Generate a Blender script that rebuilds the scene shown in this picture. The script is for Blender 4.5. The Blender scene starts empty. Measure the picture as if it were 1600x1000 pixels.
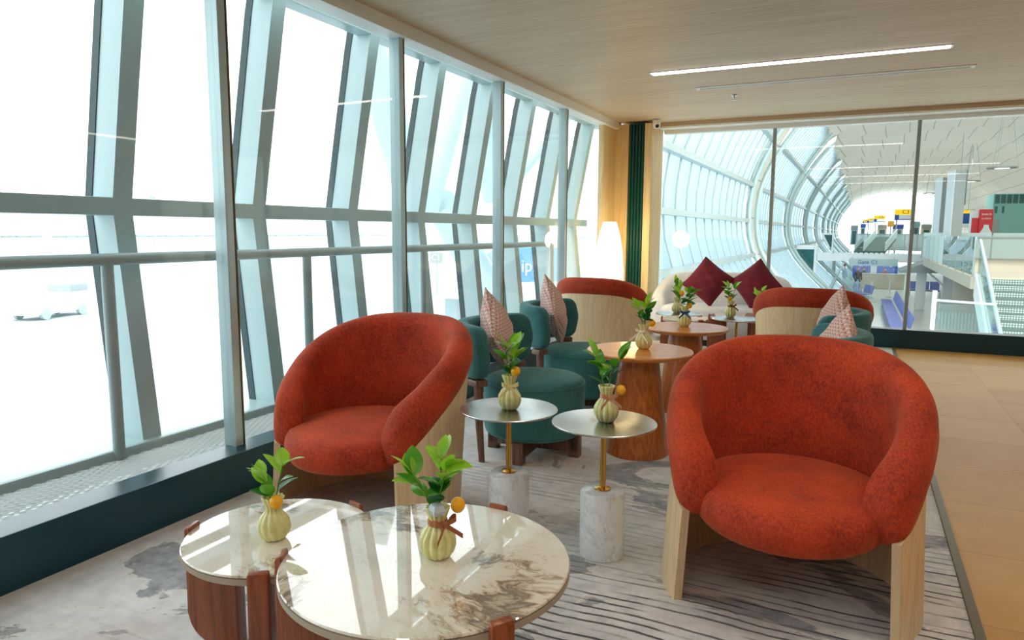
import bpy, bmesh, math, random
from mathutils import Vector, Matrix, Euler
PI = math.pi
SC = bpy.context.scene
COL = SC.collection
R = random.Random(7)
def rad(d): return d * PI / 180
def clamp(x, a=0., b=1.): return max(a, min(b, x))
def lerp(a, b, t): return a + (b - a) * t
def smooth(t):
    t = clamp(t); return t * t * (3 - 2 * t)
def interp(pts, x):
    if x <= pts[0][0]: return pts[0][1]
    for (x0, y0), (x1, y1) in zip(pts, pts[1:]):
        if x <= x1:
            return lerp(y0, y1, (x - x0) / (x1 - x0))
    return pts[-1][1]
def cinterp(pts, x):
    # Catmull-Rom through the points
    n = len(pts)
    if x <= pts[0][0]: return pts[0][1]
    if x >= pts[-1][0]: return pts[-1][1]
    for i in range(n - 1):
        if x <= pts[i + 1][0]:
            x1, y1 = pts[i]; x2, y2 = pts[i + 1]
            x0, y0 = pts[i - 1] if i else (2 * x1 - x2, y1)
            x3, y3 = pts[i + 2] if i + 2 < n else (2 * x2 - x1, y2)
            t = (x - x1) / (x2 - x1)
            m1 = (y2 - y0) / (x2 - x0) * (x2 - x1); m2 = (y3 - y1) / (x3 - x1) * (x2 - x1)
            return (2*t**3-3*t*t+1)*y1 + (t**3-2*t*t+t)*m1 + (-2*t**3+3*t*t)*y2 + (t**3-t*t)*m2

# ------------------------------------------------------------------ camera
CAMR = Matrix(((0.8983297781768029, -0.05939739633261361, 0.43528790351871977),
               (0.4392935924625438, 0.11022865050720657, -0.8915552614553472),
               (0.0049748630301105976, 0.9921298271477712, 0.12511457477674257)))
EYE = Vector((0, 0, 1.25))
cam = bpy.data.cameras.new('camera'); cam.sensor_width = 36; cam.lens = 36 * 1100 / 1600
cam.clip_start = .05; cam.clip_end = 3000
co = bpy.data.objects.new('camera', cam); COL.objects.link(co)
M4 = CAMR.to_4x4(); M4.translation = EYE; co.matrix_world = M4
cam.dof.use_dof = False
SC.camera = co
def pix(x, y): return CAMR @ Vector((x - 800, 500 - y, -1100))
def atY(x, y, Y):
    d = pix(x, y); return EYE + d * (Y / d.y)
def atX(x, y, X):
    d = pix(x, y); return EYE + d * (X / d.x)

# ------------------------------------------------------------------ materials
class NT:
    def __init__(s, name):
        s.m = bpy.data.materials.new(name); s.m.use_nodes = True
        s.t = s.m.node_tree; s.t.nodes.clear()
        s.out = s.n('ShaderNodeOutputMaterial')
    def n(s, typ, **kw):
        nd = s.t.nodes.new(typ)
        for k, v in kw.items(): setattr(nd, k, v)
        return nd
    def put(s, sock, v):
        if v is None: return
        if hasattr(v, 'is_output') or isinstance(v, bpy.types.NodeSocket): s.t.links.new(v, sock)
        else:
            if isinstance(v, (tuple, list)) and len(v) == 3 and sock.type == 'RGBA': v = (*v, 1)
            sock.default_value = v
    def math(s, op, a, b=None, c=None, clampit=False):
        nd = s.n('ShaderNodeMath', operation=op, use_clamp=clampit)
        for i, v in enumerate((a, b, c)):
            if v is not None: s.put(nd.inputs[i], v)
        return nd.outputs[0]
    def vmath(s, op, a, b=None):
        nd = s.n('ShaderNodeVectorMath', operation=op)
        s.put(nd.inputs[0], a)
        if b is not None: s.put(nd.inputs[1], b)
        return nd.outputs[0]
    def coord(s, scale=(1, 1, 1), rot=(0, 0, 0), kind='Object', loc=(0, 0, 0)):
        tc = s.n('ShaderNodeTexCoord'); mp = s.n('ShaderNodeMapping')
        s.t.links.new(tc.outputs[kind], mp.inputs['Vector'])
        mp.inputs['Scale'].default_value = scale; mp.inputs['Rotation'].default_value = rot; mp.inputs['Location'].default_value = loc
        return mp.outputs[0]
    def noise(s, vec, scale=5, detail=3, rough=.5, dist=0, out=0):
        nd = s.n('ShaderNodeTexNoise')
        s.put(nd.inputs['Vector'], vec); nd.inputs['Scale'].default_value = scale
        nd.inputs['Detail'].default_value = detail; nd.inputs['Roughness'].default_value = rough
        nd.inputs['Distortion'].default_value = dist
        return nd.outputs[out]
    def wave(s, vec, scale=5, dist=0, detail=2, dscale=1, direction='X', typ='BANDS', prof='SIN'):
        nd = s.n('ShaderNodeTexWave', wave_type=typ, wave_profile=prof)
        if typ == 'BANDS': nd.bands_direction = direction
        else: nd.rings_direction = direction
        s.put(nd.inputs['Vector'], vec); nd.inputs['Scale'].default_value = scale
        nd.inputs['Distortion'].default_value = dist; nd.inputs['Detail'].default_value = detail
        nd.inputs['Detail Scale'].default_value = dscale
        return nd.outputs['Fac']
    def ramp(s, fac, stops, mode='LINEAR'):
        nd = s.n('ShaderNodeValToRGB'); cr = nd.color_ramp; cr.interpolation = mode
        while len(cr.elements) > 1: cr.elements.remove(cr.elements[-1])
        cr.elements[0].position = stops[0][0]; cr.elements[0].color = col4(stops[0][1])
        for p, c in stops[1:]:
            e = cr.elements.new(p); e.color = col4(c)
        s.put(nd.inputs['Fac'], fac)
        return nd.outputs['Color']
    def mix(s, fac, a, b, blend='MIX'):
        nd = s.n('ShaderNodeMix', data_type='RGBA', blend_type=blend)
        s.put(nd.inputs[0], fac); s.put(nd.inputs[6], a); s.put(nd.inputs[7], b)
        return nd.outputs[2]
    def sep(s, vec):
        nd = s.n('ShaderNodeSeparateXYZ'); s.put(nd.inputs[0], vec); return nd.outputs
    def bump(s, h, strength=.2, dist=.01):
        nd = s.n('ShaderNodeBump'); nd.inputs['Strength'].default_value = strength; nd.inputs['Distance'].default_value = dist
        s.put(nd.inputs['Height'], h); return nd.outputs[0]
    def bsdf(s, base=None, rough=.5, metal=0, normal=None, **kw):
        b = s.n('ShaderNodeBsdfPrincipled')
        s.put(b.inputs['Base Color'], base); s.put(b.inputs['Roughness'], rough); s.put(b.inputs['Metallic'], metal)
        if normal is not None: s.put(b.inputs['Normal'], normal)
        for k, v in kw.items(): s.put(b.inputs[k.replace('_', ' ')], v)
        return b.outputs[0]
    def done(s, shader):
        s.t.links.new(shader, s.out.inputs['Surface']); return s.m
def col4(c):
    if isinstance(c, (int, float)): return (c, c, c, 1)
    return (*c[:3], 1)
def srgb(r, g, b):
    f = lambda v: (v / 255 / 12.92) if v <= 10 else ((v / 255 + .055) / 1.055) ** 2.4
    return (f(r), f(g), f(b))

def plain(name, c, rough=.5, metal=0, nscale=0, namt=.08, **kw):
    t = NT(name); base = c
    if nscale:
        nz = t.noise(t.coord(), nscale, 4)
        base = t.mix(nz, tuple(clamp(x * (1 - namt)) for x in c), tuple(clamp(x * (1 + namt)) for x in c))
    return t.done(t.bsdf(base, rough, metal, **kw))
def velvet(name, dark, light, scale=9, sheen=.6, tint=None, bump=.25, rough=.85):
    t = NT(name); v = t.coord()
    n1 = t.noise(v, scale, 5, .65); n2 = t.noise(t.coord((1, 1, .6)), scale * 26, 4, .75)
    f = t.math('ADD', t.math('MULTIPLY', n1, .4), t.math('MULTIPLY', n2, .6))
    c = t.ramp(f, [(.36, dark), (.64, light)])
    return t.done(t.bsdf(c, rough, 0, t.bump(n2, bump, .004), Sheen_Weight=sheen, Sheen_Roughness=.4, Sheen_Tint=(*(tint or light), 1)))
def wood(name, stops, axis='Z', scale=1.0, rough=.4, coat=0., bump=.05, fig=1.0, along=.07):
    t = NT(name)
    sc = {'Z': (1, 1, along), 'X': (along, 1, 1), 'Y': (1, along, 1)}[axis]
    v = t.coord(tuple(a * scale for a in sc))
    n1 = t.noise(v, 5, 3, .5, 1.2 * fig)
    rings = t.math('FRACT', t.math('MULTIPLY', n1, 9.))
    rings = t.math('ABSOLUTE', t.math('SUBTRACT', rings, .5))
    fine = t.noise(v, 90, 3, .6)
    f = t.math('ADD', t.math('MULTIPLY', rings, .8), t.math('MULTIPLY', t.math('SUBTRACT', fine, .35), .75))
    c = t.ramp(f, stops)
    return t.done(t.bsdf(c, rough, 0, t.bump(fine, bump, .002), Coat_Weight=coat, Coat_Roughness=.12))

M = {}
M['orange'] = velvet('orange_velvet', srgb(120, 26, 6), srgb(210, 70, 20), 5, .2, (1, .6, .25))
M['green'] = velvet('green_velvet', srgb(30, 86, 90), srgb(64, 124, 124), 7, .45, (.35, .6, .58), .2)
M['burgundy'] = velvet('burgundy_velvet', srgb(84, 10, 32), srgb(122, 22, 48), 6, .35, (.6, .2, .3), .15)
M['sofa'] = velvet('ivory_boucle', srgb(218, 226, 236), srgb(234, 240, 248), 30, .2, (1, 1, 1), .3)
M['pale_oak'] = wood('pale_oak', [(.05, srgb(218, 186, 142)), (.45, srgb(230, 202, 160)), (.8, srgb(236, 212, 174))], 'Z', 1.3, .45, .1)
M['honey'] = wood('honey_wood', [(.05, srgb(162, 82, 28)), (.45, srgb(196, 110, 44)), (.8, srgb(212, 130, 60))], 'Z', 1.5, .35, .35)
M['honey_top'] = wood('honey_wood_top', [(.05, srgb(196, 112, 40)), (.45, srgb(216, 134, 54)), (.8, srgb(224, 148, 68))], 'X', 1.2, .34, .15)
M['red_wood'] = wood('red_brown_wood', [(.05, srgb(120, 58, 30)), (.45, srgb(154, 80, 46)), (.8, srgb(170, 94, 56))], 'Z', 1.6, .38, .2)
M['walnut'] = wood('walnut_wood', [(.05, srgb(92, 62, 48)), (.45, srgb(126, 92, 72)), (.8, srgb(146, 110, 88))], 'Z', 2, .42, .1)
M['golden'] = wood('golden_panel_wood', [(.05, srgb(214, 186, 134)), (.5, srgb(230, 206, 156)), (.85, srgb(238, 216, 170))], 'Z', .8, .5, 0, .03)
def mat_ceiling():
    t = NT('ceiling_wood_veneer'); v = t.coord((.05, 1, 1))
    n1 = t.noise(v, 26, 4, .6); n2 = t.noise(v, 140, 3, .6); n3 = t.noise(t.coord((.3, 1, 1)), 2.0, 2)
    f = t.math('ADD', t.math('MULTIPLY', n1, .5), t.math('ADD', t.math('MULTIPLY', n2, .3), t.math('MULTIPLY', n3, .25)))
    c = t.ramp(f, [(.35, srgb(188, 166, 138)), (.55, srgb(208, 188, 160)), (.72, srgb(220, 202, 176))])
    return t.done(t.bsdf(c, .5))
M['ceiling'] = mat_ceiling()
def mat_carpet():
    t = NT('patterned_carpet'); v = t.coord()
    X, Y, Z = t.sep(v)
    big = t.noise(v, .75, 4, .55, .6)
    fine = t.noise(v, 260, 2, .7); mid = t.noise(v, 14, 5, .65)
    base = t.ramp(t.math('ADD', t.math('MULTIPLY', mid, .6), t.math('MULTIPLY', big, .4)), [(.32, srgb(172, 174, 177)), (.5, srgb(208, 208, 207)), (.68, srgb(230, 229, 226))])
    # dark ink-like pools with pale outlines
    pool = t.noise(t.coord((.8, 1.5, 1), loc=(3.2, 1.7, 0)), 1.15, 6, .62, 1.3)
    inpool = t.ramp(pool, [(.555, 0), (.57, 1)])
    edge = t.ramp(pool, [(.535, 0), (.55, 1), (.563, 1), (.575, 0)])
    poolc = t.ramp(mid, [(.35, srgb(96, 102, 110)), (.62, srgb(150, 154, 158))])
    c = t.mix(t.math('MULTIPLY', inpool, .78), base, poolc)
    c = t.mix(t.math('MULTIPLY', edge, .55), c, srgb(226, 222, 212))
    # broken dark pinstripes running across the room
    warp = t.noise(t.coord((.9, .9, 1)), 1.1, 2)
    yy = t.math('ADD', Y, t.math('ADD', t.math('MULTIPLY', warp, .16), t.math('MULTIPLY', mid, .012)))
    ln = t.math('ABSOLUTE', t.math('SUBTRACT', t.math('FRACT', t.math('MULTIPLY', yy, 23.)), .5))
    line = t.math('LESS_THAN', ln, .12)
    cell = t.math('FLOOR', t.math('MULTIPLY', yy, 23.))
    cv = t.n('ShaderNodeCombineXYZ'); t.put(cv.inputs[0], t.math('MULTIPLY', X, .9)); t.put(cv.inputs[1], t.math('MULTIPLY', cell, 3.7))
    brk = t.ramp(t.noise(cv.outputs[0], 1.6, 3, .6), [(.42, 0), (.50, 1)])
    xs_ = t.math('MULTIPLY', t.math('ADD', X, .7, clampit=True), .7)
    z1 = t.n('ShaderNodeMapRange'); t.put(z1.inputs[0], t.math('ADD', t.math('SUBTRACT', Y, xs_), t.math('MULTIPLY', t.math('SUBTRACT', big, .5), .9)))
    z1.inputs[1].default_value = 2.5; z1.inputs[2].default_value = 2.2
    far = t.ramp(t.noise(t.coord((.35, 1.2, 1), loc=(9.1, 4, 0)), 1.0, 2), [(.50, 0), (.56, .75)])
    xz = t.n('ShaderNodeMapRange'); t.put(xz.inputs[0], X); xz.inputs[1].default_value = -1.25; xz.inputs[2].default_value = -.95
    z2 = t.n('ShaderNodeMapRange'); t.put(z2.inputs[0], Y); z2.inputs[1].default_value = 3.6; z2.inputs[2].default_value = 3.2
    soft = t.math('MULTIPLY', z2.outputs[0], t.math('MULTIPLY', xz.outputs[0], .34))
    zone = t.math('MAXIMUM', t.math('MAXIMUM', t.math('MULTIPLY', z1.outputs[0], xz.outputs[0]), soft), t.math('MULTIPLY', far, .6))
    st = t.math('MULTIPLY', t.math('MULTIPLY', line, brk), zone)
    c = t.mix(t.math('MULTIPLY', st, .92), c, srgb(48, 48, 54))
    pink = t.ramp(t.noise(t.coord(loc=(1, 5, 0)), 1.6, 2), [(.58, 0), (.68, .35)])
    c = t.mix(pink, c, srgb(188, 160, 152))
    return t.done(t.bsdf(c, .95, 0, t.bump(fine, .3, .004), Sheen_Weight=.2))
M['carpet'] = mat_carpet()
def mat_tile():
    t = NT('honey_stone_tile'); v = t.coord(); X, Y, Z = t.sep(v)
    sx = t.math('FRACT', t.math('DIVIDE', t.math('SUBTRACT', X, .41), .6))
    sy = t.math('FRACT', t.math('DIVIDE', t.math('SUBTRACT', Y, 2.575), .6))
    seam = t.math('MAXIMUM', t.math('LESS_THAN', sx, .007), t.math('LESS_THAN', sy, .009))
    ci = t.n('ShaderNodeCombineXYZ'); t.put(ci.inputs[0], t.math('FLOOR', t.math('DIVIDE', t.math('SUBTRACT', X, .41), .6))); t.put(ci.inputs[1], t.math('FLOOR', t.math('DIVIDE', t.math('SUBTRACT', Y, 2.575), .6)))
    wn = t.n('ShaderNodeTexWhiteNoise'); t.put(wn.inputs[0], ci.outputs[0])
    n = t.math('ADD', t.math('MULTIPLY', t.noise(v, 3, 5, .6), .7), t.math('MULTIPLY', wn.outputs[0], .3))
    c = t.ramp(n, [(.3, srgb(190, 140, 70)), (.7, srgb(206, 158, 86))])
    c = t.mix(t.math('MULTIPLY', seam, .6), c, srgb(140, 100, 55))
    return t.done(t.bsdf(c, .45, Specular_IOR_Level=.3))
M['tile'] = mat_tile()
def mat_marble(name, warm):
    t = NT(name); v = t.coord()
    d = t.noise(v, 2.2, 5, .6, .6, 1)
    vv = t.vmath('ADD', v, t.vmath('SCALE', d) if False else d)
    a = t.noise(vv, 3.0 if warm else 3.2, 6, .62, 1.0)
    b = t.noise(vv, 7 if warm else 4, 9, .7, .5)
    zone = t.noise(t.coord(loc=(.4, .2, 0)), 1.9 if warm else 2.4, 2)
    if warm:
        grad = t.noise(t.coord(loc=(.55, .3, 0)), 2.6, 2, .5)
        p = t.math('ADD', t.math('MULTIPLY', b, .55), t.math('MULTIPLY', grad, .55))
        c = t.ramp(p, [(.44, srgb(232, 226, 214)), (.565, srgb(226, 218, 203)), (.605, srgb(184, 162, 136)), (.645, srgb(116, 104, 92)), (.71, srgb(196, 182, 160)), (.76, srgb(120, 106, 92))])
        vein = t.math('ABSOLUTE', t.math('SUBTRACT', a, .5))
        c = t.mix(t.ramp(vein, [(0, .35), (.008, 0)]), c, srgb(150, 128, 104))
        return t.done(t.bsdf(c, .03, IOR=1.55, Coat_Weight=.8, Coat_Roughness=.01, Coat_IOR=1.55))
    vein = t.math('ABSOLUTE', t.math('SUBTRACT', a, .5))
    c = t.ramp(b, [(.3, srgb(226, 229, 231)), (.6, srgb(243, 245, 246))])
    c = t.mix(t.ramp(vein, [(0, .4), (.02, 0)]), c, srgb(160, 163, 168))
    return t.done(t.bsdf(c, .2))
M['marble_top'] = mat_marble('cream_marble', True); M['marble_base'] = mat_marble('white_marble', False)
def mat_knit():
    t = NT('pink_knit'); v = t.coord(); X, Y, Z = t.sep(v)
    k = 1 / .021
    u = t.math('MULTIPLY', X, k); w = t.math('MULTIPLY', Z, k * 1.15)
    tri = t.math('ABSOLUTE', t.math('SUBTRACT', t.math('FRACT', u), .5))
    f = t.math('FRACT', t.math('ADD', w, t.math('MULTIPLY', tri, 1.4)))
    g = t.math('ABSOLUTE', t.math('SUBTRACT', f, .5))
    c = t.ramp(g, [(.14, srgb(248, 228, 222)), (.30, srgb(240, 202, 190)), (.40, srgb(210, 138, 122)), (.5, srgb(186, 102, 88))])
    c = t.mix(t.math('LESS_THAN', tri, .06), c, srgb(200, 128, 114))
    return t.done(t.bsdf(c, .9, 0, t.bump(t.math('SUBTRACT', 1., g), .8, .012), Sheen_Weight=.5, Sheen_Tint=(1, .8, .78, 1)))
M['knit'] = mat_knit()
M['steel'] = plain('brushed_steel', (.62, .63, .62), .26, 1, Anisotropic=.7)
M['brass'] = plain('brass', srgb(205, 160, 80), .22, 1)
M['facade'] = plain('pale_painted_steel', srgb(177, 201, 204), .3, 0, 3, .04)
M['alu'] = plain('anodised_aluminium', srgb(180, 200, 203), .32, .35, 5, .04)
M['gasket'] = plain('dark_gasket', srgb(48, 70, 74), .6)
M['white'] = plain('white_paint', srgb(238, 242, 240), .45)
M['curb'] = plain('dark_teal_lacquer', srgb(2, 58, 74), .3, 0, 12, .12)
M['black'] = plain('black_plastic', (.012, .012, .013), .35)
M['flute'] = plain('bottle_green_lacquer', srgb(30, 84, 78), .28)
M['darkwood'] = plain('bronze_strip', srgb(96, 82, 44), .45)
M['beige_bulk'] = plain('beige_bulkhead', srgb(200, 180, 150), .5)
M['wall'] = plain('dark_brown_wall', srgb(120, 104, 84), .6)  # for the unseen walls, darkened to cut bounced light at the right
M['rail'] = plain('grey_painted_rail', srgb(168, 184, 186), .35)
M['grate'] = plain('galvanised_mesh', srgb(206, 212, 212), .4, .3)
M['stem'] = plain('green_stem', srgb(110, 150, 40), .5)
M['lemon'] = plain('kumquat_peel', srgb(250, 178, 16), .35, 0, 60, .05)
M['paper'] = plain('crumpled_paper', srgb(200, 214, 220), .7)
for nm, c in dict(cream=(236, 222, 160), copper=(166, 100, 60), pink_ribbon=(206, 150, 122), blue=(34, 82, 140), rust=(130, 60, 44), pale=(238, 226, 196)).items():
    M['rib_' + nm] = plain(nm + '_ribbon', srgb(*c), .55)
def mat_leaf(name, d, l):
    t = NT(name); v = t.coord()
    c = t.mix(t.noise(v, 30, 3), d, l)
    a = t.bsdf(c, .28, Specular_IOR_Level=.5)
    tr = t.n('ShaderNodeBsdfTranslucent'); tr.inputs[0].default_value = (*l, 1)
    mx = t.n('ShaderNodeMixShader'); mx.inputs[0].default_value = .35
    t.t.links.new(a, mx.inputs[1]); t.t.links.new(tr.outputs[0], mx.inputs[2])
    return t.done(mx.outputs[0])
M['leaf_dark'] = mat_leaf('dark_leaf', srgb(22, 84, 34), srgb(40, 120, 46))
M['leaf_mid'] = mat_leaf('mid_leaf', srgb(60, 132, 36), srgb(96, 168, 44))
M['leaf_light'] = mat_leaf('light_leaf', srgb(128, 188, 44), srgb(170, 216, 66))
def mat_vase():
    t = NT('celadon_glaze'); v = t.coord()
    n = t.noise(v, 40, 4); sp = t.ramp(t.noise(v, 160, 2), [(.70, 0), (.74, 1)])
    c = t.ramp(n, [(.3, srgb(206, 204, 128)), (.7, srgb(232, 228, 168))])
    c = t.mix(t.math('MULTIPLY', sp, .5), c, srgb(120, 110, 50))
    return t.done(t.bsdf(c, .28, Coat_Weight=.3))
M['vase'] = mat_vase()
def mat_glass(name, tint=(.97, .99, .99), k=1.0, ior=1.45, rough=0.):
    t = NT(name)
    tr = t.n('ShaderNodeBsdfTransparent'); tr.inputs[0].default_value = (*tint, 1)
    gl = t.n('ShaderNodeBsdfGlossy'); gl.inputs[1].default_value = rough
    fr = t.n('ShaderNodeLayerWeight'); fr.inputs[0].default_value = .5
    mx = t.n('ShaderNodeMixShader')
    f5 = t.math('POWER', fr.outputs['Facing'], 5.)
    t.put(mx.inputs[0], t.math('MULTIPLY', t.math('ADD', t.math('MULTIPLY', f5, .95), .035), k, clampit=True))
    t.t.links.new(tr.outputs[0], mx.inputs[1]); t.t.links.new(gl.outputs[0], mx.inputs[2])
    return t.done(mx.outputs[0])
M['glass'] = mat_glass('clear_glass')
M['glass_out'] = mat_glass('facade_glass', (.95, .985, .985), .7)
M['glass_green'] = mat_glass('balustrade_glass', (.80, .92, .91), 1.2)
def mat_frit(name, c, op, transl=.6):
    t = NT(name)
    tr = t.n('ShaderNodeBsdfTransparent'); tr.inputs[0].default_value = (.95, .98, .99, 1)
    df = t.n('ShaderNodeBsdfDiffuse'); df.inputs[0].default_value = (*c, 1)
    tl = t.n('ShaderNodeBsdfTranslucent'); tl.inputs[0].default_value = (*c, 1)
    m1 = t.n('ShaderNodeMixShader'); m1.inputs[0].default_value = transl
    t.t.links.new(df.outputs[0], m1.inputs[1]); t.t.links.new(tl.outputs[0], m1.inputs[2])
    m2 = t.n('ShaderNodeMixShader'); m2.inputs[0].default_value = op
    t.t.links.new(tr.outputs[0], m2.inputs[1]); t.t.links.new(m1.outputs[0], m2.inputs[2])
    return t.done(m2.outputs[0])
M['frit'] = mat_frit('fritted_glass', srgb(160, 182, 192), .94, .7)
M['ice'] = mat_frit('frosted_balustrade', srgb(228, 242, 242), .78, .3)
def mat_emit(name, c, s):
    t = NT(name); e = t.n('ShaderNodeEmission'); e.inputs[0].default_value = (*c, 1); e.inputs[1].default_value = s
    return t.done(e.outputs[0])
M['lamp'] = mat_emit('glowing_shade', (1, .88, .66), .95)
M['tube'] = mat_emit('light_tube', (1, .93, .86), 6)
M['pendant'] = mat_emit('pendant_glow', (1, .97, .9), 1.2)
def mat_fabric():
    t = NT('roof_membrane')
    uv = t.n('ShaderNodeUVMap'); X, Y, Z = t.sep(uv.outputs[0])
    s1 = t.math('LESS_THAN', t.math('FRACT', t.math('DIVIDE', X, 1.25)), .042)
    s2 = t.math('LESS_THAN', t.math('FRACT', t.math('DIVIDE', t.math('SUBTRACT', Y, 13.), 6.25)), .02)
    sm = t.math('MAXIMUM', s1, s2)
    c = t.mix(t.math('MULTIPLY', sm, .55), srgb(196, 195, 184), srgb(92, 98, 96))
    tl = t.n('ShaderNodeBsdfTranslucent'); t.put(tl.inputs[0], c)
    mx = t.n('ShaderNodeMixShader'); mx.inputs[0].default_value = .15
    t.t.links.new(t.bsdf(c, .8), mx.inputs[1]); t.t.links.new(tl.outputs[0], mx.inputs[2])
    return t.done(mx.outputs[0])
M['membrane'] = mat_fabric()
def mat_apron():
    t = NT('apron_concrete'); v = t.coord()
    a = t.noise(t.coord((.06, .02, 1)), 6, 5, .6); b = t.noise(v, .35, 5, .6); X, Y, Z = t.sep(v)
    j = t.math('MAXIMUM', t.math('LESS_THAN', t.math('FRACT', t.math('DIVIDE', X, 7.5)), .01), t.math('LESS_THAN', t.math('FRACT', t.math('DIVIDE', Y, 7.5)), .01))
    f = t.math('ADD', t.math('MULTIPLY', a, .6), t.math('MULTIPLY', b, .4))
    c = t.ramp(f, [(.36, srgb(146, 164, 172)), (.46, srgb(170, 180, 184)), (.58, srgb(182, 188, 190))])
    c = t.mix(t.math('MULTIPLY', j, .4), c, srgb(140, 152, 158))
    return t.done(t.bsdf(c, .8))
M['apron'] = mat_apron()
M['grass'] = plain('distant_grass', srgb(146, 168, 160), .9, 0, .05, .1)  # distance haze is mixed into this pale colour
M['trees'] = plain('hazy_trees', srgb(196, 212, 214), .9, 0, .4, .15)  # tree colour paled to carry the haze
M['concfloor'] = plain('pale_terrazzo', srgb(222, 226, 220), .25, 0, 2, .03)
M['concrete'] = plain('pale_concrete', srgb(196, 194, 186), .7, 0, 1.5, .06)
M['greyf'] = plain('grey_panel', srgb(150, 160, 160), .5)
M['teal'] = plain('teal_cladding', srgb(128, 186, 180), .5, 0, 3, .05)
M['tealglass'] = plain('dark_teal_glass', srgb(24, 92, 86), .12)
M['portal'] = plain('dim_teal_glazing', srgb(40, 96, 100), .1)
M['yellow'] = mat_emit('sign_yellow', srgb(246, 204, 40), .62); M['signblue'] = plain('sign_blue', srgb(24, 84, 160), .5)
M['signwhite'] = plain('sign_white', srgb(240, 244, 246), .5); M['ink'] = plain('sign_ink', srgb(60, 52, 10), .6)
M['red'] = plain('kiosk_red', srgb(222, 28, 40), .45); M['seatblue'] = plain('seat_blue', srgb(112, 126, 200), .5)
M['panelblue'] = plain('panel_blue', srgb(58, 92, 190), .5); M['advert'] = plain('advert_blue', srgb(110, 164, 206), .5)
M['counter'] = plain('beige_counter', srgb(206, 194, 172), .5); M['dark'] = plain('dark_step', srgb(86, 110, 106), .5)
M['orange_sign'] = plain('orange_banner', srgb(240, 170, 40), .5)
M['skin'] = plain('skin', srgb(214, 170, 142), .6); M['coat'] = plain('dark_coat', srgb(26, 40, 42), .8)
M['shirt'] = plain('pale_blue_shirt', srgb(180, 200, 220), .8); M['hair'] = plain('black_hair', srgb(20, 18, 18), .6)
M['redcloth'] = plain('red_shirt', srgb(170, 40, 40), .8)
M['perf'] = None
def mat_perf():
    t = NT('perforated_riser'); v = t.coord(); X, Y, Z = t.sep(v)
    a = t.math('ABSOLUTE', t.math('SUBTRACT', t.math('FRACT', t.math('MULTIPLY', X, 16)), .5)); b = t.math('ABSOLUTE', t.math('SUBTRACT', t.math('FRACT', t.math('MULTIPLY', Z, 16)), .5))
    h = t.math('LESS_THAN', t.math('ADD', a, b), .42)
    return t.done(t.bsdf(t.mix(h, srgb(104, 128, 124), srgb(206, 220, 216)), .5))
M['perf'] = mat_perf()

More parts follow.
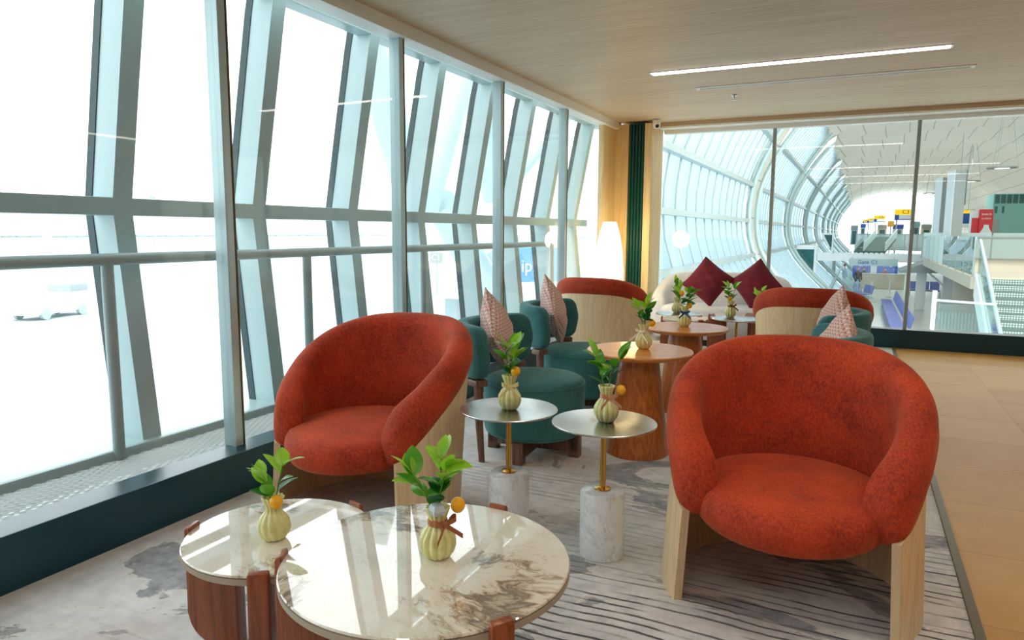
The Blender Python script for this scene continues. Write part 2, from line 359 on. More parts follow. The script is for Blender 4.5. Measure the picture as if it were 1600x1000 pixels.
# ------------------------------------------------------------------ mesh helpers
def T(loc=(0, 0, 0), rot=(0, 0, 0), sc=(1, 1, 1)):
    return Matrix.LocRotScale(Vector(loc), Euler(rot), Vector(sc))
class MB:
    def __init__(s): s.v = []; s.f = []; s.wn = False
    def add(s, vs, fs, m=None):
        b = len(s.v)
        s.v += [tuple(m @ Vector(p)) if m else tuple(p) for p in vs]
        s.f += [tuple(b + i for i in f) for f in fs]; return s
    def box(s, x0, x1, y0, y1, z0, z1, m=None):
        vs = [(x, y, z) for x in (x0, x1) for y in (y0, y1) for z in (z0, z1)]
        fs = [(0, 1, 3, 2), (4, 6, 7, 5), (0, 4, 5, 1), (2, 3, 7, 6), (0, 2, 6, 4), (1, 5, 7, 3)]
        return s.add(vs, fs, m)
    def rbox(s, x0, x1, y0, y1, z0, z1, r=.005, seg=2, m=None):
        s.wn = True
        bm = bmesh.new(); bmesh.ops.create_cube(bm, size=1)
        for v in bm.verts: v.co = Vector((lerp(x0, x1, v.co.x + .5), lerp(y0, y1, v.co.y + .5), lerp(z0, z1, v.co.z + .5)))
        bmesh.ops.bevel(bm, geom=list(bm.edges), offset=r, segments=seg, profile=.5, affect='EDGES')
        return s.bm(bm, m)
    def bm(s, bm, m=None):
        bm.verts.index_update()
        s.add([v.co.copy() for v in bm.verts], [[v.index for v in f.verts] for f in bm.faces], m); bm.free(); return s
    def grid(s, fn, nu, nv, cu=False, cv=False, m=None, capu=False):
        iu = nu if cu else nu + 1; iv = nv if cv else nv + 1
        vs = [fn(i / nu, j / nv) for i in range(iu) for j in range(iv)]
        fs = []
        for i in range(nu):
            for j in range(nv):
                a = i * iv + j; b = ((i + 1) % iu) * iv + j; c = ((i + 1) % iu) * iv + (j + 1) % iv; d = i * iv + (j + 1) % iv
                fs.append((a, b, c, d))
        if capu and cv:
            fs.append(tuple(range(iv))); fs.append(tuple(reversed([(iu - 1) * iv + j for j in range(iv)])))
        return s.add(vs, fs, m)
    def lathe(s, prof, n=32, m=None, rf=None):
        def fn(u, v):
            r, z = prof[min(int(round(v * (len(prof) - 1))), len(prof) - 1)]
            a = u * 2 * PI
            if rf: r = r * rf(a, z)
            return (r * math.cos(a), r * math.sin(a), z)
        b = len(s.v)
        s.grid(fn, n, len(prof) - 1, cu=True, m=m)
        k = len(prof)
        if prof[0][0] > 1e-6: s.f.append(tuple(b + i * k for i in reversed(range(n))))
        if prof[-1][0] > 1e-6: s.f.append(tuple(b + i * k + k - 1 for i in range(n)))
        return s
    def tube(s, pts, r, n=10, m=None, cap=True):
        pts = [Vector(p) for p in pts]
        rr = r if isinstance(r, (list, tuple)) else [r] * len(pts)
        rings = []; up = None
        for i, p in enumerate(pts):
            d = (pts[min(i + 1, len(pts) - 1)] - pts[max(i - 1, 0)]).normalized()
            if up is None:
                up = d.orthogonal().normalized()
            x = (up - d * up.dot(d)).normalized(); up = x; y = d.cross(x)
            rings.append([p + (x * math.cos(2 * PI * k / n) + y * math.sin(2 * PI * k / n)) * rr[i] for k in range(n)])
        b = len(s.v); vs = [q for g in rings for q in g]; fs = []
        for i in range(len(pts) - 1):
            for k in range(n):
                fs.append((i * n + k, i * n + (k + 1) % n, (i + 1) * n + (k + 1) % n, (i + 1) * n + k))
        if cap:
            fs.append(tuple(reversed(range(n)))); fs.append(tuple((len(pts) - 1) * n + k for k in range(n)))
        return s.add(vs, fs, m)
    def prism(s, poly, z0, z1, m=None):
        n = len(poly)
        vs = [(x, y, z0) for x, y in poly] + [(x, y, z1) for x, y in poly]
        fs = [tuple(reversed(range(n))), tuple(range(n, 2 * n))] + [(i, (i + 1) % n, n + (i + 1) % n, n + i) for i in range(n)]
        return s.add(vs, fs, m)
def obj(name, mb, mat, parent=None, sm=True, angle=40, recalc=True, loc=None, rotz=0.):
    me = bpy.data.meshes.new(name)
    me.from_pydata(mb.v, [], mb.f); me.update()
    if recalc:
        bm = bmesh.new(); bm.from_mesh(me); bmesh.ops.recalc_face_normals(bm, faces=list(bm.faces)); bm.to_mesh(me); bm.free()
    if sm:
        for p in me.polygons: p.use_smooth = True
        me.set_sharp_from_angle(angle=rad(angle))
    me.materials.append(M[mat] if isinstance(mat, str) else mat)
    o = bpy.data.objects.new(name, me); COL.objects.link(o)
    if sm and mb.wn:
        w_ = o.modifiers.new('weighted', 'WEIGHTED_NORMAL'); w_.keep_sharp = True
    if parent: o.parent = parent
    if loc is not None: o.location = loc
    o.rotation_euler.z = rotz
    return o
def tag(o, label, cat, group=None):
    o['label'] = label; o['category'] = cat
    if group: o['group'] = group
    return o
def thing(name, label, cat, loc=(0, 0, 0), rotz=0., group=None):
    o = bpy.data.objects.new(name, None); COL.objects.link(o); o.empty_display_size = .1
    o.location = loc; o.rotation_euler.z = rotz
    return tag(o, label, cat, group)
def struct(name, mb=None, mat=None, **kw):
    if mb is None:
        o = bpy.data.objects.new(name, None); COL.objects.link(o)
    else: o = obj(name, mb, mat, **kw)
    o['kind'] = 'structure'; return o
def dup(root, loc, rotz, label):
    r = root.copy(); COL.objects.link(r); r.location = loc; r.rotation_euler.z = rotz; r['label'] = label
    for ch in list(root.children):
        c = ch.copy(); COL.objects.link(c); c.parent = r
        for g in list(ch.children):
            d = g.copy(); COL.objects.link(d); d.parent = c
    return r
def letters(text, size, mat, parent, loc, rot, name='lettering', ext=.01, align='CENTER'):
    cu = bpy.data.curves.new(name, 'FONT'); cu.body = text; cu.size = size; cu.extrude = ext; cu.align_x = align; cu.align_y = 'CENTER'; cu.resolution_u = 3
    t = bpy.data.objects.new('tmp', cu); COL.objects.link(t)
    bpy.context.view_layer.update()
    me = bpy.data.meshes.new_from_object(t.evaluated_get(bpy.context.evaluated_depsgraph_get()))
    bpy.data.objects.remove(t); bpy.data.curves.remove(cu)
    me.materials.clear(); me.materials.append(M[mat])
    o = bpy.data.objects.new(name, me); COL.objects.link(o); o.parent = parent
    o.location = loc; o.rotation_euler = rot
    return o

# ================================================================== ROOM SHELL
CZ = 2.53
XG = -2.69          # inner glass wall
YF = 8.76           # far glass wall
struct('floor', MB().box(.41, 6, -4, 8.82, -.12, 0), 'tile', sm=False)
cp = obj('carpet', MB().box(-2.57, .40, -4, 8.70, -.12, 0.0), 'carpet', sm=False)
tag(cp, 'grey abstract patterned carpet with dark broken pinstripes under all the lounge chairs', 'carpet')
struct('trim_1', MB().rbox(.398, .43, -4, 8.7, -.1, .008, .003), 'darkwood')
struct('baseboard_left', MB().rbox(-2.72, -2.565, -4, 8.35, -.1, .205, .006), 'curb')
struct('baseboard_far', MB().rbox(-2.2, 6, 8.70, 8.86, -.1, .205, .006), 'curb')
struct('ceiling', MB().box(-2.62, 6, -4, 8.45, CZ, CZ + .25), 'ceiling', sm=False)
struct('trim_2', MB().rbox(-2.75, -2.615, -4, 8.3, 2.45, CZ + .26, .004), 'white')
struct('trim_3', MB().box(-2.62, 6, 8.45, 8.50, 2.485, CZ + .25), 'beige_bulk', sm=False)
struct('trim_4', MB().rbox(-2.62, 6, 8.502, 8.86, 2.475, CZ + .25, .004).rbox(-2.2, 6, 8.70, 8.82, 2.43, 2.478, .003), 'white')
struct('wall_right', MB().box(6, 6.1, -4, 8.8, -.1, 2.8), 'wall', sm=False)
struct('wall_back', MB().box(-2.7, 6.1, -4.1, -4, -.1, 2.8), 'wall', sm=False)

# left inner glass: window_1 ... one bay each (mullion, pane)
mull = [2.42 + 1.413 * k for k in range(-5, 4)]
for i, y in enumerate(mull):
    y1 = mull[i + 1] if i + 1 < len(mull) else 7.78
    w = struct('window_%d' % (i + 1))
    obj('mullion', MB().rbox(-2.735, -2.655, y - .026, y + .02, .2, 2.46, .004), 'alu', w)
    obj('gasket', MB().box(-2.70, -2.652, y + .0202, y + .028, .206, 2.45), 'darkwood', w, sm=False)
    obj('glass_pane', MB().box(XG - .005, XG + .005, y + .02, y1 - .026, .2, 2.46), 'glass', w, sm=False)
# far glass: panes between slim posts
px_ = [-2.2, -.93, .51, 1.95, 3.39, 4.83, 6.0]
for i in range(6):
    w = struct('window_%d' % (i + 10))
    obj('glass_pane', MB().box(px_[i] + .018, px_[i + 1] - .018, YF - .006, YF + .006, .2, 2.44), 'glass', w, sm=False)
    if i:
        obj('mullion', MB().rbox(px_[i] - .018, px_[i] + .018, YF - .04, YF + .04, .2, 2.44, .003), 'greyf', w)

# timber clad corner column with fluted green strip
colm = struct('wall_corner')
obj('side_panel', MB().rbox(-2.72, -2.655, 7.79, 8.22, .0, 2.455, .004), 'golden', colm)
obj('front_panel', MB().rbox(-2.655, -2.492, 8.2, 8.26, 0, 2.50, .003), 'golden', colm)
obj('edge_panel', MB().rbox(-2.30, -2.216, 8.2, 8.26, 0, 2.50, .003), 'golden', colm)
obj('return_panel', MB().box(-2.72, -2.2165, 8.262, 8.72, 0, 2.49), 'golden', colm, sm=False)
fl = MB()
for k in range(5):
    cx = -2.471 + .0375 * k
    fl.grid(lambda u, v: (cx - .0165 + .033 * u, 8.235 - .035 * math.sin(PI * u), 2.50 * v), 10, 1)
fl.box(-2.492, -2.30, 8.236, 8.262, 0, 2.5)
obj('fluted_panel', fl, 'flute', colm, angle=60)

# ------------------------------------------------------------------ outer leaning facade
FP = [(-3.13, .2), (-3.19, .77), (-3.25, 1.36), (-3.15, 1.9), (-3.045, 2.45), (-2.97, 2.75), (-2.6, 3.6), (-2.0, 4.4)]
fac = struct('wall_left')
def strip_beam(path, y0, y1, depth):
    # a bent box post following (x,z) path, width along Y
    mb = MB(); n = len(path); vs = []
    for x, z in path:
        vs += [(x - depth / 2, y0, z), (x + depth / 2, y0, z), (x + depth / 2, y1, z), (x - depth / 2, y1, z)]
    fs = []
    for i in range(n - 1):
        for k in range(4):
            fs.append((i * 4 + k, i * 4 + (k + 1) % 4, i * 4 + 4 + (k + 1) % 4, i * 4 + 4 + k))
    fs += [(3, 2, 1, 0), tuple((n - 1) * 4 + k for k in range(4))]
    return mb.add(vs, fs)
cy = [2.24 + .86 * k for k in range(-6, 8)]
for i, y in enumerate(cy):
    c = obj('facade_column', strip_beam(FP, y - .045, y + .055, .15), 'facade', fac, angle=25)
    obj('gasket', strip_beam([(x - .10, z) for x, z in FP], y - .05, y + .06, .05), 'gasket', c, angle=25)
    y1 = y + .86
    obj('glass_pane', MB().grid(lambda u, v: (lerp(FP[int(round(v * 7))][0], 0, 0) - .11, lerp(y + .06, y1 - .05, u), FP[int(round(v * 7))][1]), 1, 7), 'glass_out', fac, sm=False)
obj('transom', MB().rbox(-3.30, -3.17, -3, 8.7, 1.315, 1.40, .006), 'facade', fac)
obj('transom', MB().rbox(-3.07, -2.95, -3, 8.7, 2.53, 2.65, .006), 'facade', fac)
obj('sill', MB().rbox(-3.30, -3.03, -3, 8.7, .10, .235, .02), 'facade', fac)
obj('ledge', MB().box(-3.3, -2.70, -3, 8.7, -.3, -.15), 'gasket', fac, sm=False)
# expanded-metal walkway
gm = MB(); p, q = .062, .036
nx = 10; ny = int(10.5 / p)
for i in range(nx):
    for j in range(ny):
        x = -3.04 + i * q; y = -1.8 + j * p
        for sgn in (1, -1):
            a = Vector((x + (q / 2 if sgn > 0 else q / 2), y, .185)); b = Vector((x + (0 if sgn > 0 else q), y + p / 2, .185)); c = Vector((x + q / 2, y + p, .185))
            for s0, e0 in ((a, b), (b, c)):
                d = (e0 - s0).normalized(); nrm = Vector((-d.y, d.x, 0)) * .0042; up = Vector((0, 0, .006)) 
                gm.add([s0 - nrm, s0 + nrm + up, e0 + nrm + up, e0 - nrm], [(0, 1, 2, 3)])
for j in range(14):
    yy = -1.6 + j * .72
    gm.box(-3.05, -2.69, yy, yy + .012, .15, .18)
gr = obj('walkway_grating', gm, 'grate', sm=False, recalc=False)
tag(gr, 'pale expanded metal mesh grating running along behind the dark teal curb', 'grating')
# handrail
hr = thing('handrail', 'round grey handrail on posts standing between the two window walls', 'railing', (-3.03, 2.05, .19))
def loc_tube(pts, r, base, n=12): return MB().tube([Vector(p) - Vector(base) for p in pts], r, n)
HB = (-3.03, 2.05, .19)
obj('top_rail', loc_tube([(-3.03, -1.8, 1.115), (-3.03, 7.12, 1.115), (-3.03, 7.17, 1.10), (-3.03, 7.19, 1.05)], .028, HB), 'rail', hr)
for k in range(-3, 5):
    y = 2.05 + 1.285 * k
    obj('post', loc_tube([(-3.03, y, .19), (-3.03, y, 1.11)], .027, HB), 'rail', hr)

# ================================================================== OUTSIDE
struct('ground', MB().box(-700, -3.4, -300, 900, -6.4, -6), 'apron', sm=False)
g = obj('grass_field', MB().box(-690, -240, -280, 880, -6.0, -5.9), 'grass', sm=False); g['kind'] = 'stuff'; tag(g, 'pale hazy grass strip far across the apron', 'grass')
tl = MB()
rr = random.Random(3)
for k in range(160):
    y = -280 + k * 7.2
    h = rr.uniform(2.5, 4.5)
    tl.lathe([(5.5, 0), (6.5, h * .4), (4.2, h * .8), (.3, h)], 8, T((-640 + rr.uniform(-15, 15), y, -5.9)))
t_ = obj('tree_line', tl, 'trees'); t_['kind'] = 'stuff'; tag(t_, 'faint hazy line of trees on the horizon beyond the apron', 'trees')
# big sloping truss legs outside
tr = thing('roof_truss', 'pale ribbed roof truss legs crossing outside the far window bays', 'truss', (-6.2, 9, -6))
def truss(a, b, X0, X1, r0, r1):
    p0 = atX(*a, X0); p1 = atX(*b, X1)
    n = 70; pts = [p0.lerp(p1, i / n) - Vector((-6.2, 9, -6)) for i in range(n + 1)]
    rs = [lerp(r0, r1, i / n) * (1.015 if i % 2 else .985) for i in range(n + 1)]
    obj('truss_leg', MB().tube(pts, rs, 20), 'facade', tr, angle=60)
truss((560, 20), (650, 325), -6.2, -6.2, .26, .26)
truss((735, 60), (660, 325), -6.2, -6.2, .26, .26)
truss((730, 70), (775, 310), -6.6, -6.6, .26, .28)
truss((905, 150), (775, 300), -7.0, -6.6, .26, .26)
truss((686, 314), (790, 500), -6.2, -6.2, .27, .30)
truss((758, 383), (830, 575), -6.5, -6.5, .30, .40)
# jet bridge with gate sign
jb0 = atX(700, 440, -15); jb = thing('jet_bridge', 'white boarding bridge with grey C1 sign on its roof outside the window', 'jet bridge', (jb0.x, jb0.y, -6))
obj('cabin', MB().rbox(-1.3, 1.3, -1.1, 2.2, 4.6, 6.1, .1), 'signwhite', jb)
obj('column', MB().rbox(-.3, .3, .2, .8, 0, 4.6, .05), 'rail', jb)
s_ = atX(676, 397, -15); sx_, sy_, sz_ = s_.x - jb0.x + .16, s_.y - jb0.y, s_.z + 5.86
sgn = obj('gate_sign', MB().rbox(sx_ - .27, sx_ + .27, sy_, sy_ + .06, sz_ - .2, sz_ + .2, .01), 'greyf', jb)
obj('sign_post', MB().box(sx_ - .04, sx_ + .04, sy_ + .02, sy_ + .06, 4.7, sz_ - .2), 'rail', jb, sm=False)
letters('C1', .34, 'signwhite', jb, (sx_, sy_ - .01, sz_), (PI / 2, 0, 0))
sb0 = atX(588, 432, -24); sb = thing('service_building', 'low white service shed with one grey window out on the apron', 'building', (sb0.x, sb0.y, -6))
obj('wall', MB().rbox(-2, 2, -1.6, 1.6, 0, 6.1, .05), 'signwhite', sb)
obj('window', MB().box(1.98, 2.03, .3, .9, 4.6, 5.6), 'greyf', sb, sm=False)
av0 = atX(824, 412, -12); av = thing('advert_panel', 'blue panel with white letters ending in ip seen past the truss', 'sign', (av0.x, av0.y, -6))
obj('panel', MB().rbox(-.08, .08, -2.2, 2.0, 5.2, 6.6, .02), 'advert', av)
obj('leg', MB().box(-.05, .05, -1.5, -1.4, 0, 5.2), 'rail', av, sm=False); obj('leg', MB().box(-.05, .05, 1.4, 1.5, 0, 5.2), 'rail', av, sm=False)
letters('ip.', .72, 'signwhite', av, (.1, .0, 5.85), (PI / 2, 0, PI / 2))
av.rotation_euler.z = rad(-38)
for k, (px, py, nm, lb) in enumerate(((560, 345, 'light_mast', 'thin pale floodlight mast far out on the apron, left of the second mullion'), (300, 300, 'light_mast', 'thin pale floodlight mast far out on the apron, left of the nearest mullion'))):
    b = atX(px - 60, 345, -260); m_ = thing(nm, lb, 'mast', (b.x, b.y, -5.9), 0, 'apron light masts')
    obj('pole', MB().tube([(0, 0, 0), (0, 0, 20)], .18, 8), 'rail', m_); obj('lamp_head', MB().rbox(-.4, .4, -1.2, 1.2, 19.6, 20.6, .1), 'greyf', m_)
for px, py, X, w, c, lb in ((545, 377, -90, 3.0, 'rail', 'small pale tug parked on the apron left of the second mullion'), (560, 366, -120, 5, 'signwhite', 'row of white ground service vans far out on the apron'), (70, 362, -60, 3.2, 'signwhite', 'small white van on the apron at the left end of the windows')):
    b = atX(px, py, X); v_ = thing('service_vehicle', lb, 'vehicle', (b.x, b.y, -6), .3, 'apron vehicles')
    obj('body', MB().rbox(-w * .4, w * .4, -w, w, .4, 2.0, .2), c, v_); obj('cab', MB().rbox(-w * .35, w * .35, w * .3, w * .95, 1.9, 2.7, .2), 'greyf', v_)
    for sx in (-1, 1):
        for sy in (-.6, .6):
            obj('wheel', MB().lathe([(.05, -.15), (.45, -.15), (.45, .15), (.05, .15)], 14, T((sx * w * .38, sy * w, .45), (0, PI / 2, 0))), 'rail', v_)
# ================================================================== FURNITURE
# ---- barrel armchair (front faces local -Y, origin on the floor)
def chair_T(a): return cinterp([(0, .845), (30, .832), (55, .780), (80, .69), (98, .615), (112, .56), (121, .515), (127, .47)], a)
def chair_W(a): return cinterp([(0, .715), (35, .69), (65, .60), (90, .485), (108, .385), (118, .33), (127, .295)], a)
def lean(a, z): return .10 * max(0, math.cos(rad(a))) * max(0, z) / .84
AM = 129.
def shell_r(aa, z): return interp([(0, .432), (90, .428), (123, .405)], aa) - .022 * smooth((aa - 40) / 60) * clamp(z / .4)
def upholstery_mb():
    mb = MB(); NU = 84
    def fn(u, v):
        a = -AM + 2 * AM * u; aa = abs(a)
        e = clamp((AM - aa) / 13.); ek = math.sqrt(max(0., 1 - (1 - e) ** 2))
        Tz = chair_T(min(aa, 127)); lo = lerp(.30, .285, smooth((aa - 100) / 20))
        wb = min(chair_W(min(aa, 127)) - .012, Tz - .08)
        mz = lerp(lo, Tz, .42)
        Tz = lerp(mz + .02, Tz, ek); zi = lerp(mz - .02, lo, ek); wb = clamp(wb, zi + .01, Tz - .02)
        wide = lerp(0, .003, smooth((aa - 85) / 30))
        th = lerp(.02, .12 + wide * 2, ek)
        ro = interp([(0, .445), (70, .437), (90, .425), (110, .398), (129, .372)], aa)
        mid = ro - (.12 + wide * 2) / 2
        ro = mid + th / 2; ri = mid - th / 2; rt = min(th * .55, (Tz - max(zi, wb)) * .8)
        Tb = Tz - rt
        k = int(round(v * 30))
        if k < 9: t = k / 9; r = ri; z = lerp(zi, Tb, t)
        elif k < 21: t = (k - 9) / 12 * PI; r = mid - math.cos(t) * th / 2; z = Tb + math.sin(t) * rt
        elif k < 26: t = (k - 21) / 5; z = lerp(Tb, wb, t); r = lerp(ro + .010 * math.sin(PI * t) * ek, shell_r(min(aa, 123), z) + .004, smooth(t) * smooth((AM - aa) / 22))
        else: t = (k - 25) / 5; r = lerp(lerp(ro, shell_r(min(aa, 123), wb), smooth((AM - aa) / 22)) - .012 * ek, ri + .02 * ek, t); z = lerp(wb, zi, t)
        r += lean(aa, z)
        return (r * math.sin(rad(a)), r * math.cos(rad(a)), z)
    mb.grid(fn, NU, 30, cv=True, capu=True)
    return mb
def shell_mb():
    mb = MB(); A2 = 123.
    def rr(aa, z): return shell_r(aa, z) + lean(aa, z)
    NU = 64
    vs = []; fs = []
    for i in range(NU + 1):
        a = -A2 + 2 * A2 * i / NU; aa = abs(a); top = chair_W(aa) + .012
        for k in range(14):
            if k < 7: z = top * k / 6; r = rr(aa, z)
            else: z = top * (13 - k) / 6; r = rr(aa, z) - .028
            vs.append((r * math.sin(rad(a)), r * math.cos(rad(a)), z))
    for i in range(NU):
        for k in range(14):
            b = (k + 1) % 14
            fs.append((i * 14 + k, i * 14 + b, i * 14 + 14 + b, i * 14 + 14 + k))
    fs.append(tuple(range(14))); fs.append(tuple(NU * 14 + k for k in reversed(range(14))))
    return mb.add(vs, fs)
def seat_mb():
    mb = MB()
    prof = [(0, .262), (.5, .262), (.80, .268), (.93, .285), (.99, .315), (1.0, .345), (.985, .375), (.94, .398), (.82, .412), (.5, .424), (0, .43)]
    def fn(u, v):
        k = int(round(v * (len(prof) - 1))); f, z = prof[k]
        a = u * 2 * PI; c, s_ = math.cos(a), math.sin(a)
        rx = .325; ry = .345 if s_ > 0 else .345
        x = rx * c * f; y = ry * s_ * f - .005
        if s_ < 0: z -= .015 * (-s_) * f
        return (x, y, z)
    return mb.grid(fn, 56, len(prof) - 1, cu=True)
G_CH = 'rust orange barrel armchairs with pale oak shells'
ch = thing('barrel_armchair', 'rust velvet barrel armchair by the window curb, beside the small marble coffee table', 'armchair', (-1.93, 2.45, 0), 0, G_CH)
obj('upholstery', upholstery_mb(), 'orange', ch, angle=80)
obj('shell', shell_mb(), 'pale_oak', ch, angle=40)
obj('seat', seat_mb(), 'orange', ch, angle=80)
dup(ch, (-.163, 2.52, 0), rad(2), 'large rust velvet barrel armchair in the right foreground near the tiled floor, facing the viewer')
dup(ch, (-2.12, 6.40, 0), rad(178), 'rust and oak barrel armchair seen from behind, in front of the glowing lantern lamp')
dup(ch, (-.30, 6.12, 0), rad(180), 'rust and oak barrel armchair seen from behind, at the right end of the sofa')

# ---- green drum chair (front faces local -Y)
def gback_mb():
    mb = MB(); A = 72.; NU, NS = 48, 24
    def fn(u, v):
        a = -A + 2 * A * u; aa = abs(a)
        e = clamp((A - aa) / 14.)
        k = math.sqrt(max(0., 1 - (1 - e) ** 2.6))
        h0 = lerp(.615, .465, .12 + .88 * k); h1 = lerp(.615, .752, .12 + .88 * k)
        hw = lerp(.014, .046, k)
        t = v * 2 * PI; c, s_ = math.cos(t), math.sin(t)
        n = .42
        dr = math.copysign(abs(c) ** n, c) * hw; z = lerp(h0, h1, .5 + .5 * math.copysign(abs(s_) ** n, s_))
        r = .355 + dr + .035 * (z - .43) / .32 
        return (r * math.sin(rad(a)), r * math.cos(rad(a)) + .02, z)
    return mb.grid(fn, NU, NS, cv=True, capu=True)
G_GR = 'dark green drum chairs with wraparound backs'
gc = thing('drum_chair', 'nearest dark green drum chair, by the window behind the two steel side tables', 'chair', (-1.60, 3.57, 0), rad(95), G_GR)
obj('seat', MB().lathe([(0, .125), (.262, .125), (.278, .14), (.285, .17), (.287, .40), (.283, .415), (.272, .43), (.25, .442), (.15, .452), (0, .455)], 56), 'green', gc, angle=60)
obj('piping', MB().lathe([(.284 + .005 * math.cos(t * PI / 4), .412 + .005 * math.sin(t * PI / 4)) for t in range(9)], 56), 'green', gc)
obj('backrest', gback_mb(), 'green', gc, angle=80)
bs = MB()
obj('base', MB().rbox(-.27, .27, -.03, .03, .03, .125, .006), 'walnut', gc)
obj('base', MB().rbox(-.03, .03, -.27, .27, .03, .125, .006), 'walnut', gc)
for dx, dy in ((1, 0), (-1, 0), (0, 1), (0, -1)):
    obj('foot', MB().rbox(dx * .245 - .03, dx * .245 + .03, dy * .245 - .03, dy * .245 + .03, 0, .12, .006), 'walnut', gc)
for sg in (-1, 1):
    a = rad(57 * sg); x, y = .362 * math.sin(a), .362 * math.cos(a) + .02
    lg = obj('back_leg', MB().tube([(x * .99, y * .99, .455), (x * .97, y * .97, .2), (x * .93, y * .93, .004)], [.026, .021, .017], 12), 'walnut', gc)
    obj('bracket', MB().rbox(-.045, .045, -.038, .038, .425, .462, .008, 2, T((x, y, 0), (0, 0, -a))), 'walnut', lg)
dup(gc, (-1.70, 4.62, 0), rad(95), 'second dark green drum chair by the window, left of the conical tables')
dup(gc, (-.35, 3.92, 0), rad(-90), 'dark green drum chair just behind the right foreground armchair, the nearer of two there')
dup(gc, (-.34, 5.0, 0), rad(-90), 'dark green drum chair behind the right foreground armchair, the farther of two there')

# ---- cushions
def cushion_mb(side, thick, n=26, pin=.06):
    mb = MB()
    def side_fn(sg):
        def fn(u, v):
            x, y = 2 * u - 1, 2 * v - 1
            k = (max(0, 1 - abs(x) ** 2.2) * max(0, 1 - abs(y) ** 2.2)) ** .55
            px = x * (1 - pin * (1 - y * y) * abs(x)); py = y * (1 - pin * (1 - x * x) * abs(y))
            X = px * side / 2; Y = py * side / 2
            c = math.sqrt(.5)
            wr = .006 * math.sin(9 * x + 3 * y) * math.sin(7 * y - 2 * x) * k
            return ((X - Y) * c, sg * (thick / 2 * k + .002) + wr, (X + Y) * c)
        return fn
    mb.grid(side_fn(-1), n, n); mb.grid(side_fn(1), n, n)
    return mb
def cushion_edge(side, pin=.06, r=.005):
    pts = []
    for sx, sy, dx, dy in ((-1, -1, 1, 0), (1, -1, 0, 1), (1, 1, -1, 0), (-1, 1, 0, -1)):
        for i in range(12):
            t = i / 12 * 2; x, y = sx + dx * t, sy + dy * t
            px = x * (1 - pin * (1 - y * y) * abs(x)); py = y * (1 - pin * (1 - x * x) * abs(y))
            X, Y = px * side / 2, py * side / 2; c = math.sqrt(.5)
            pts.append(((X - Y) * c, 0, (X + Y) * c))
    pts.append(pts[0])
    return MB().tube(pts, r, 8, cap=False)
def cushion(label, loc, rotz, tilt, mat, side, thick, group, edge, roll=0):
    o = bpy.data.objects.new('cushion', None); COL.objects.link(o); tag(o, label, 'cushion', group)
    mb = cushion_mb(side, thick)
    c = obj('cover', mb, mat, o, angle=75)
    obj('piping', cushion_edge(side), edge, o)
    o.location = loc; o.rotation_euler = Euler((0, 0, rotz)); 
    o.rotation_euler = (Matrix.Rotation(rotz, 3, 'Z') @ Matrix.Rotation(tilt, 3, 'X') @ Matrix.Rotation(roll, 3, 'Y')).to_euler()
    return o
GP = 'pink woven cushions on the green chairs'
cushion('pink woven cushion standing on its corner in the nearest green drum chair', (-1.85, 3.60, .675), rad(112), rad(-16), 'knit', .365, .17, GP, 'knit')
cushion('pink woven cushion standing on its corner in the second green drum chair by the window', (-1.95, 4.68, .685), rad(112), rad(-14), 'knit', .375, .17, GP, 'knit')
cushion('pink woven cushion just behind the right foreground armchair, the lower and nearer of the two', (-.075, 3.88, .63), rad(-72), rad(-14), 'knit', .38, .17, GP, 'knit', rad(-6))
cushion('taller pink woven cushion against the oak back of the far right armchair', (-.115, 5.0, .655), rad(-76), rad(-10), 'knit', .375, .17, GP, 'knit')
GB = 'burgundy cushions on the sofa'
cushion('burgundy cushion on the left of the white sofa', (-1.49, 8.06, .70), rad(4), rad(-14), 'burgundy', .405, .17, GB, 'burgundy', rad(-8))
cushion('burgundy cushion on the right of the white sofa, behind the far oak armchair', (-.98, 8.08, .69), rad(-6), rad(-14), 'burgundy', .405, .17, GB, 'burgundy', rad(5))

# ---- curved white sofa
so = thing('curved_sofa', 'ivory curved loveseat against the concourse glass with two burgundy cushions', 'sofa', (-1.36, 8.15, 0))
def sofa_path(a):      # plan direction -> point on back centreline
    sx, cy_ = math.sin(rad(a)), math.cos(rad(a))
    return .70 * math.copysign(abs(sx) ** .8, sx), (.38 if cy_ > 0 else .30) * math.copysign(abs(cy_) ** .8, cy_)
def sofa_back(u, v):
    a = -118 + 236 * u; aa = abs(a)
    Tz = cinterp([(0, .785), (35, .775), (60, .72), (85, .60), (105, .52), (118, .46)], aa); zb = .06
    e = math.sqrt(clamp((118 - aa) / 10.)); hw = lerp(.03, .085, e); Tz = lerp(Tz - .03, Tz, e)
    t = v * 2 * PI; c, s_ = math.cos(t), math.sin(t); n = .55
    dr = math.copysign(abs(c) ** n, c) * hw; z = lerp(zb, Tz, .5 + .5 * math.copysign(abs(s_) ** .6, s_))
    px, py = sofa_path(a); L = math.hypot(px, py); k = (L + dr + .05 * (z / .78) * max(0, math.cos(rad(a)))) / L
    return (px * k, py * k, z)
obj('backrest', MB().grid(sofa_back, 60, 26, cv=True, capu=True), 'sofa', so, angle=80)
def sofa_seat(u, v):
    prof = [(0, .07), (.96, .07), (1.0, .10), (1.0, .37), (.985, .40), (.95, .42), (.6, .43), (0, .435)]
    f, z = prof[int(round(v * 7))]; a = u * 2 * PI; c, s_ = math.cos(a), math.sin(a)
    return (.665 * math.copysign(abs(c) ** .75, c) * f, (.36 if s_ > 0 else .33) * math.copysign(abs(s_) ** .7, s_) * f, z)
obj('seat', MB().grid(sofa_seat, 60, 7, cu=True), 'sofa', so, angle=50)
obj('plinth', MB().lathe([(.9, 0), (.9, .07)], 40, T((0, .02, 0), (0, 0, 0), (.70, .36, 1))), 'black', so)

